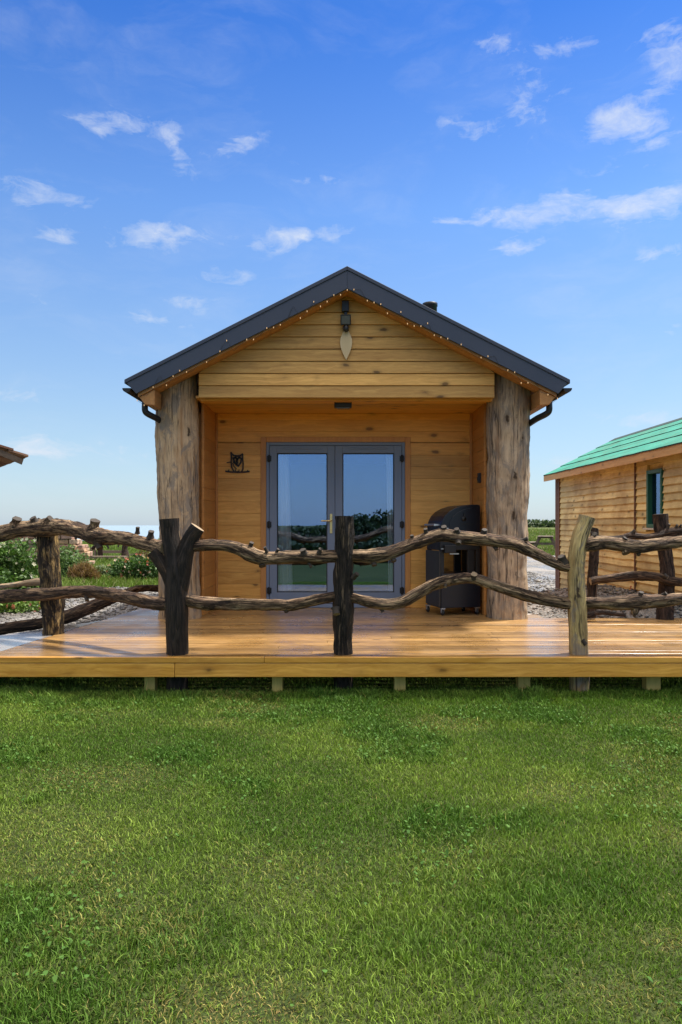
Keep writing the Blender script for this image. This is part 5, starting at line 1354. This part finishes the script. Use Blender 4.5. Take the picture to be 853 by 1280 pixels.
# ------------------------------------------------------------------ right background
def picnic_table(px, D, ry, label):
    b = gp(px, D); t = thing('picnic_table', label, 'picnic table', b)
    m = Matrix.Translation(b) @ Matrix.Rotation(R(ry), 4, 'Z')
    mb = MB()
    for i in range(5): mb.box(-.9, .9, -.36 + i * .145, -.36 + i * .145 + .135, .72, .76, mtx=m)
    mb.build('tabletop', M['old_wood'], t)
    for s in (-1, 1):
        mb = MB()
        for i in range(2): mb.box(-.9, .9, s * .72 - .14 + i * .145, s * .72 - .01 + i * .145, .42, .46, mtx=m)
        mb.build('bench_seat', M['old_wood'], t)
    for sx in (-.6, .6):
        mb = MB(); mb.box(sx - .03, sx + .03, -.85, .85, .34, .42, mtx=m); mb.box(sx - .03, sx + .03, -.34, .34, .66, .72, mtx=m)
        for s in (-1, 1):
            v = [(sx - .035, s * .66, 0), (sx + .035, s * .66, 0), (sx + .035, s * .54, 0), (sx - .035, s * .54, 0), (sx - .035, s * .32, .72), (sx + .035, s * .32, .72), (sx + .035, s * .20, .72), (sx - .035, s * .20, .72)]
            mb.add([m @ Vector(p) for p in v], [(0, 3, 2, 1), (4, 5, 6, 7), (0, 1, 5, 4), (1, 2, 6, 5), (2, 3, 7, 6), (3, 0, 4, 7)])
        mb.build('trestle', M['old_wood'], t)
t_ = thing('far_hedge', 'long dark hedge on the horizon between the log column and the green-roofed cabin', 'hedge', gp(690, 120))
leaves('foliage', 5200, [(x_, 120 + random.uniform(-2, 2), float(ground_z(np.array([x_]), np.array([120.]))[0]) + random.uniform(.3, .7), 2.4, 1.2, random.uniform(.5, 1.0)) for x_ in np.arange(22, 58, 1.6)], .55, (0.03, .055, .025), (0.075, .11, .045), t_, .6)
picnic_table(682, 36.5, 72, 'dark picnic table in the field seen between the log column and the green-roofed cabin')
picnic_table(650, 37.0, 78, 'second picnic table, half hidden behind the right log column')

mb = MB(); mb.prism([(2.35, 9.7), (3.75, 9.7), (3.65, 12.0), (2.2, 12.2)], 0.0, 0.06, 'XY')
tag(mb.build('concrete_slab', M['concrete'], None, (3, 10.8, 0.0), bevel=0.006), kind='structure')
def step():
    c = at(664, 770, 8.75); t = thing('timber_step', 'small timber step at the foot of the right log column', 'step', (c.x, 8.75, 0))
    for k, (z0, z1, y0) in enumerate(((0.0, 0.20, 8.62), (0.225, 0.255, 8.60))):
        mb = MB(); mb.box(c.x - .11, c.x + .12, y0, 8.95, z0, z1); mb.build(('riser', 'tread')[k], M['old_wood'], t, bevel=0.004)
step()
for i, (px, py, D, w, h, a, lab) in enumerate(((799, 733, 10.7, .12, .07, 20, 'broken red brick lying on the gravel by the right cabin wall'), )):
    c = at(px, py, D); z = float(ground_z(np.array([c.x]), np.array([D]))[0]) + .03
    mb = MB(); m = Matrix.Translation((c.x, D, z)) @ Matrix.Rotation(R(a), 4, 'Z'); mb.box(-w, w * .7, -.05, .05, 0, h, mtx=m); tag(mb.build('brick', M['brick'], None, (c.x, D, z), bevel=.008), lab, 'brick')

# ------------------------------------------------------------------ behind the camera: seen only as reflections in the glass
def hedge_bush(x, y, w, h, label, n):
    t = thing('hedge_bush', label, 'bush', (x, y, 0), 'bushes across the lawn mirrored in the glass')
    leaves('foliage', n, [(x + random.uniform(-.5, .5) * w, y + random.uniform(-.3, .3), h * random.uniform(.3, .62), w * .38, .8, h * .36) for _ in range(7)] + [(x, y, h * .62, w * .3, .6, h * .36)], .24, (0.022, .04, .018), (0.05, .075, .034), t, .6)
    mb = MB(); mb.tube([(x, y, 0), (x + .05, y, h * .3), (x, y, h * .6)], [.07, .05, .03], 8, .1, 0, 0, capmi=0); mb.build('stem', M['bark_red'], t)
for x, w, h in ((-9, 4.5, 1.8), (-5.4, 4.4, 1.5), (-2.2, 3.6, 1.3), (-0.2, 2.4, 1.45), (1.0, 2.2, 2.0), (2.2, 2.4, 2.25), (3.4, 2.6, 1.95), (5.0, 3.4, 1.7), (7.6, 4.2, 1.8), (11, 5, 2.0)):
    hedge_bush(x, -22 + random.uniform(-1, 1), w, h, 'dark bush across the lawn, seen mirrored in the cabin door glass', 2600)

for x, w, h in ((-4.6, 3.2, .95), (-2.4, 2.8, .85), (-0.5, 2.6, .9), (1.3, 2.6, 1.0), (3.1, 2.8, 1.05), (5.3, 3.2, .9)):
    hedge_bush(x, -9 + random.uniform(-.6, .6), w, h, 'low dark bush in front of the hedge, seen mirrored in the cabin door glass', 2200)
bpy.context.view_layer.update()
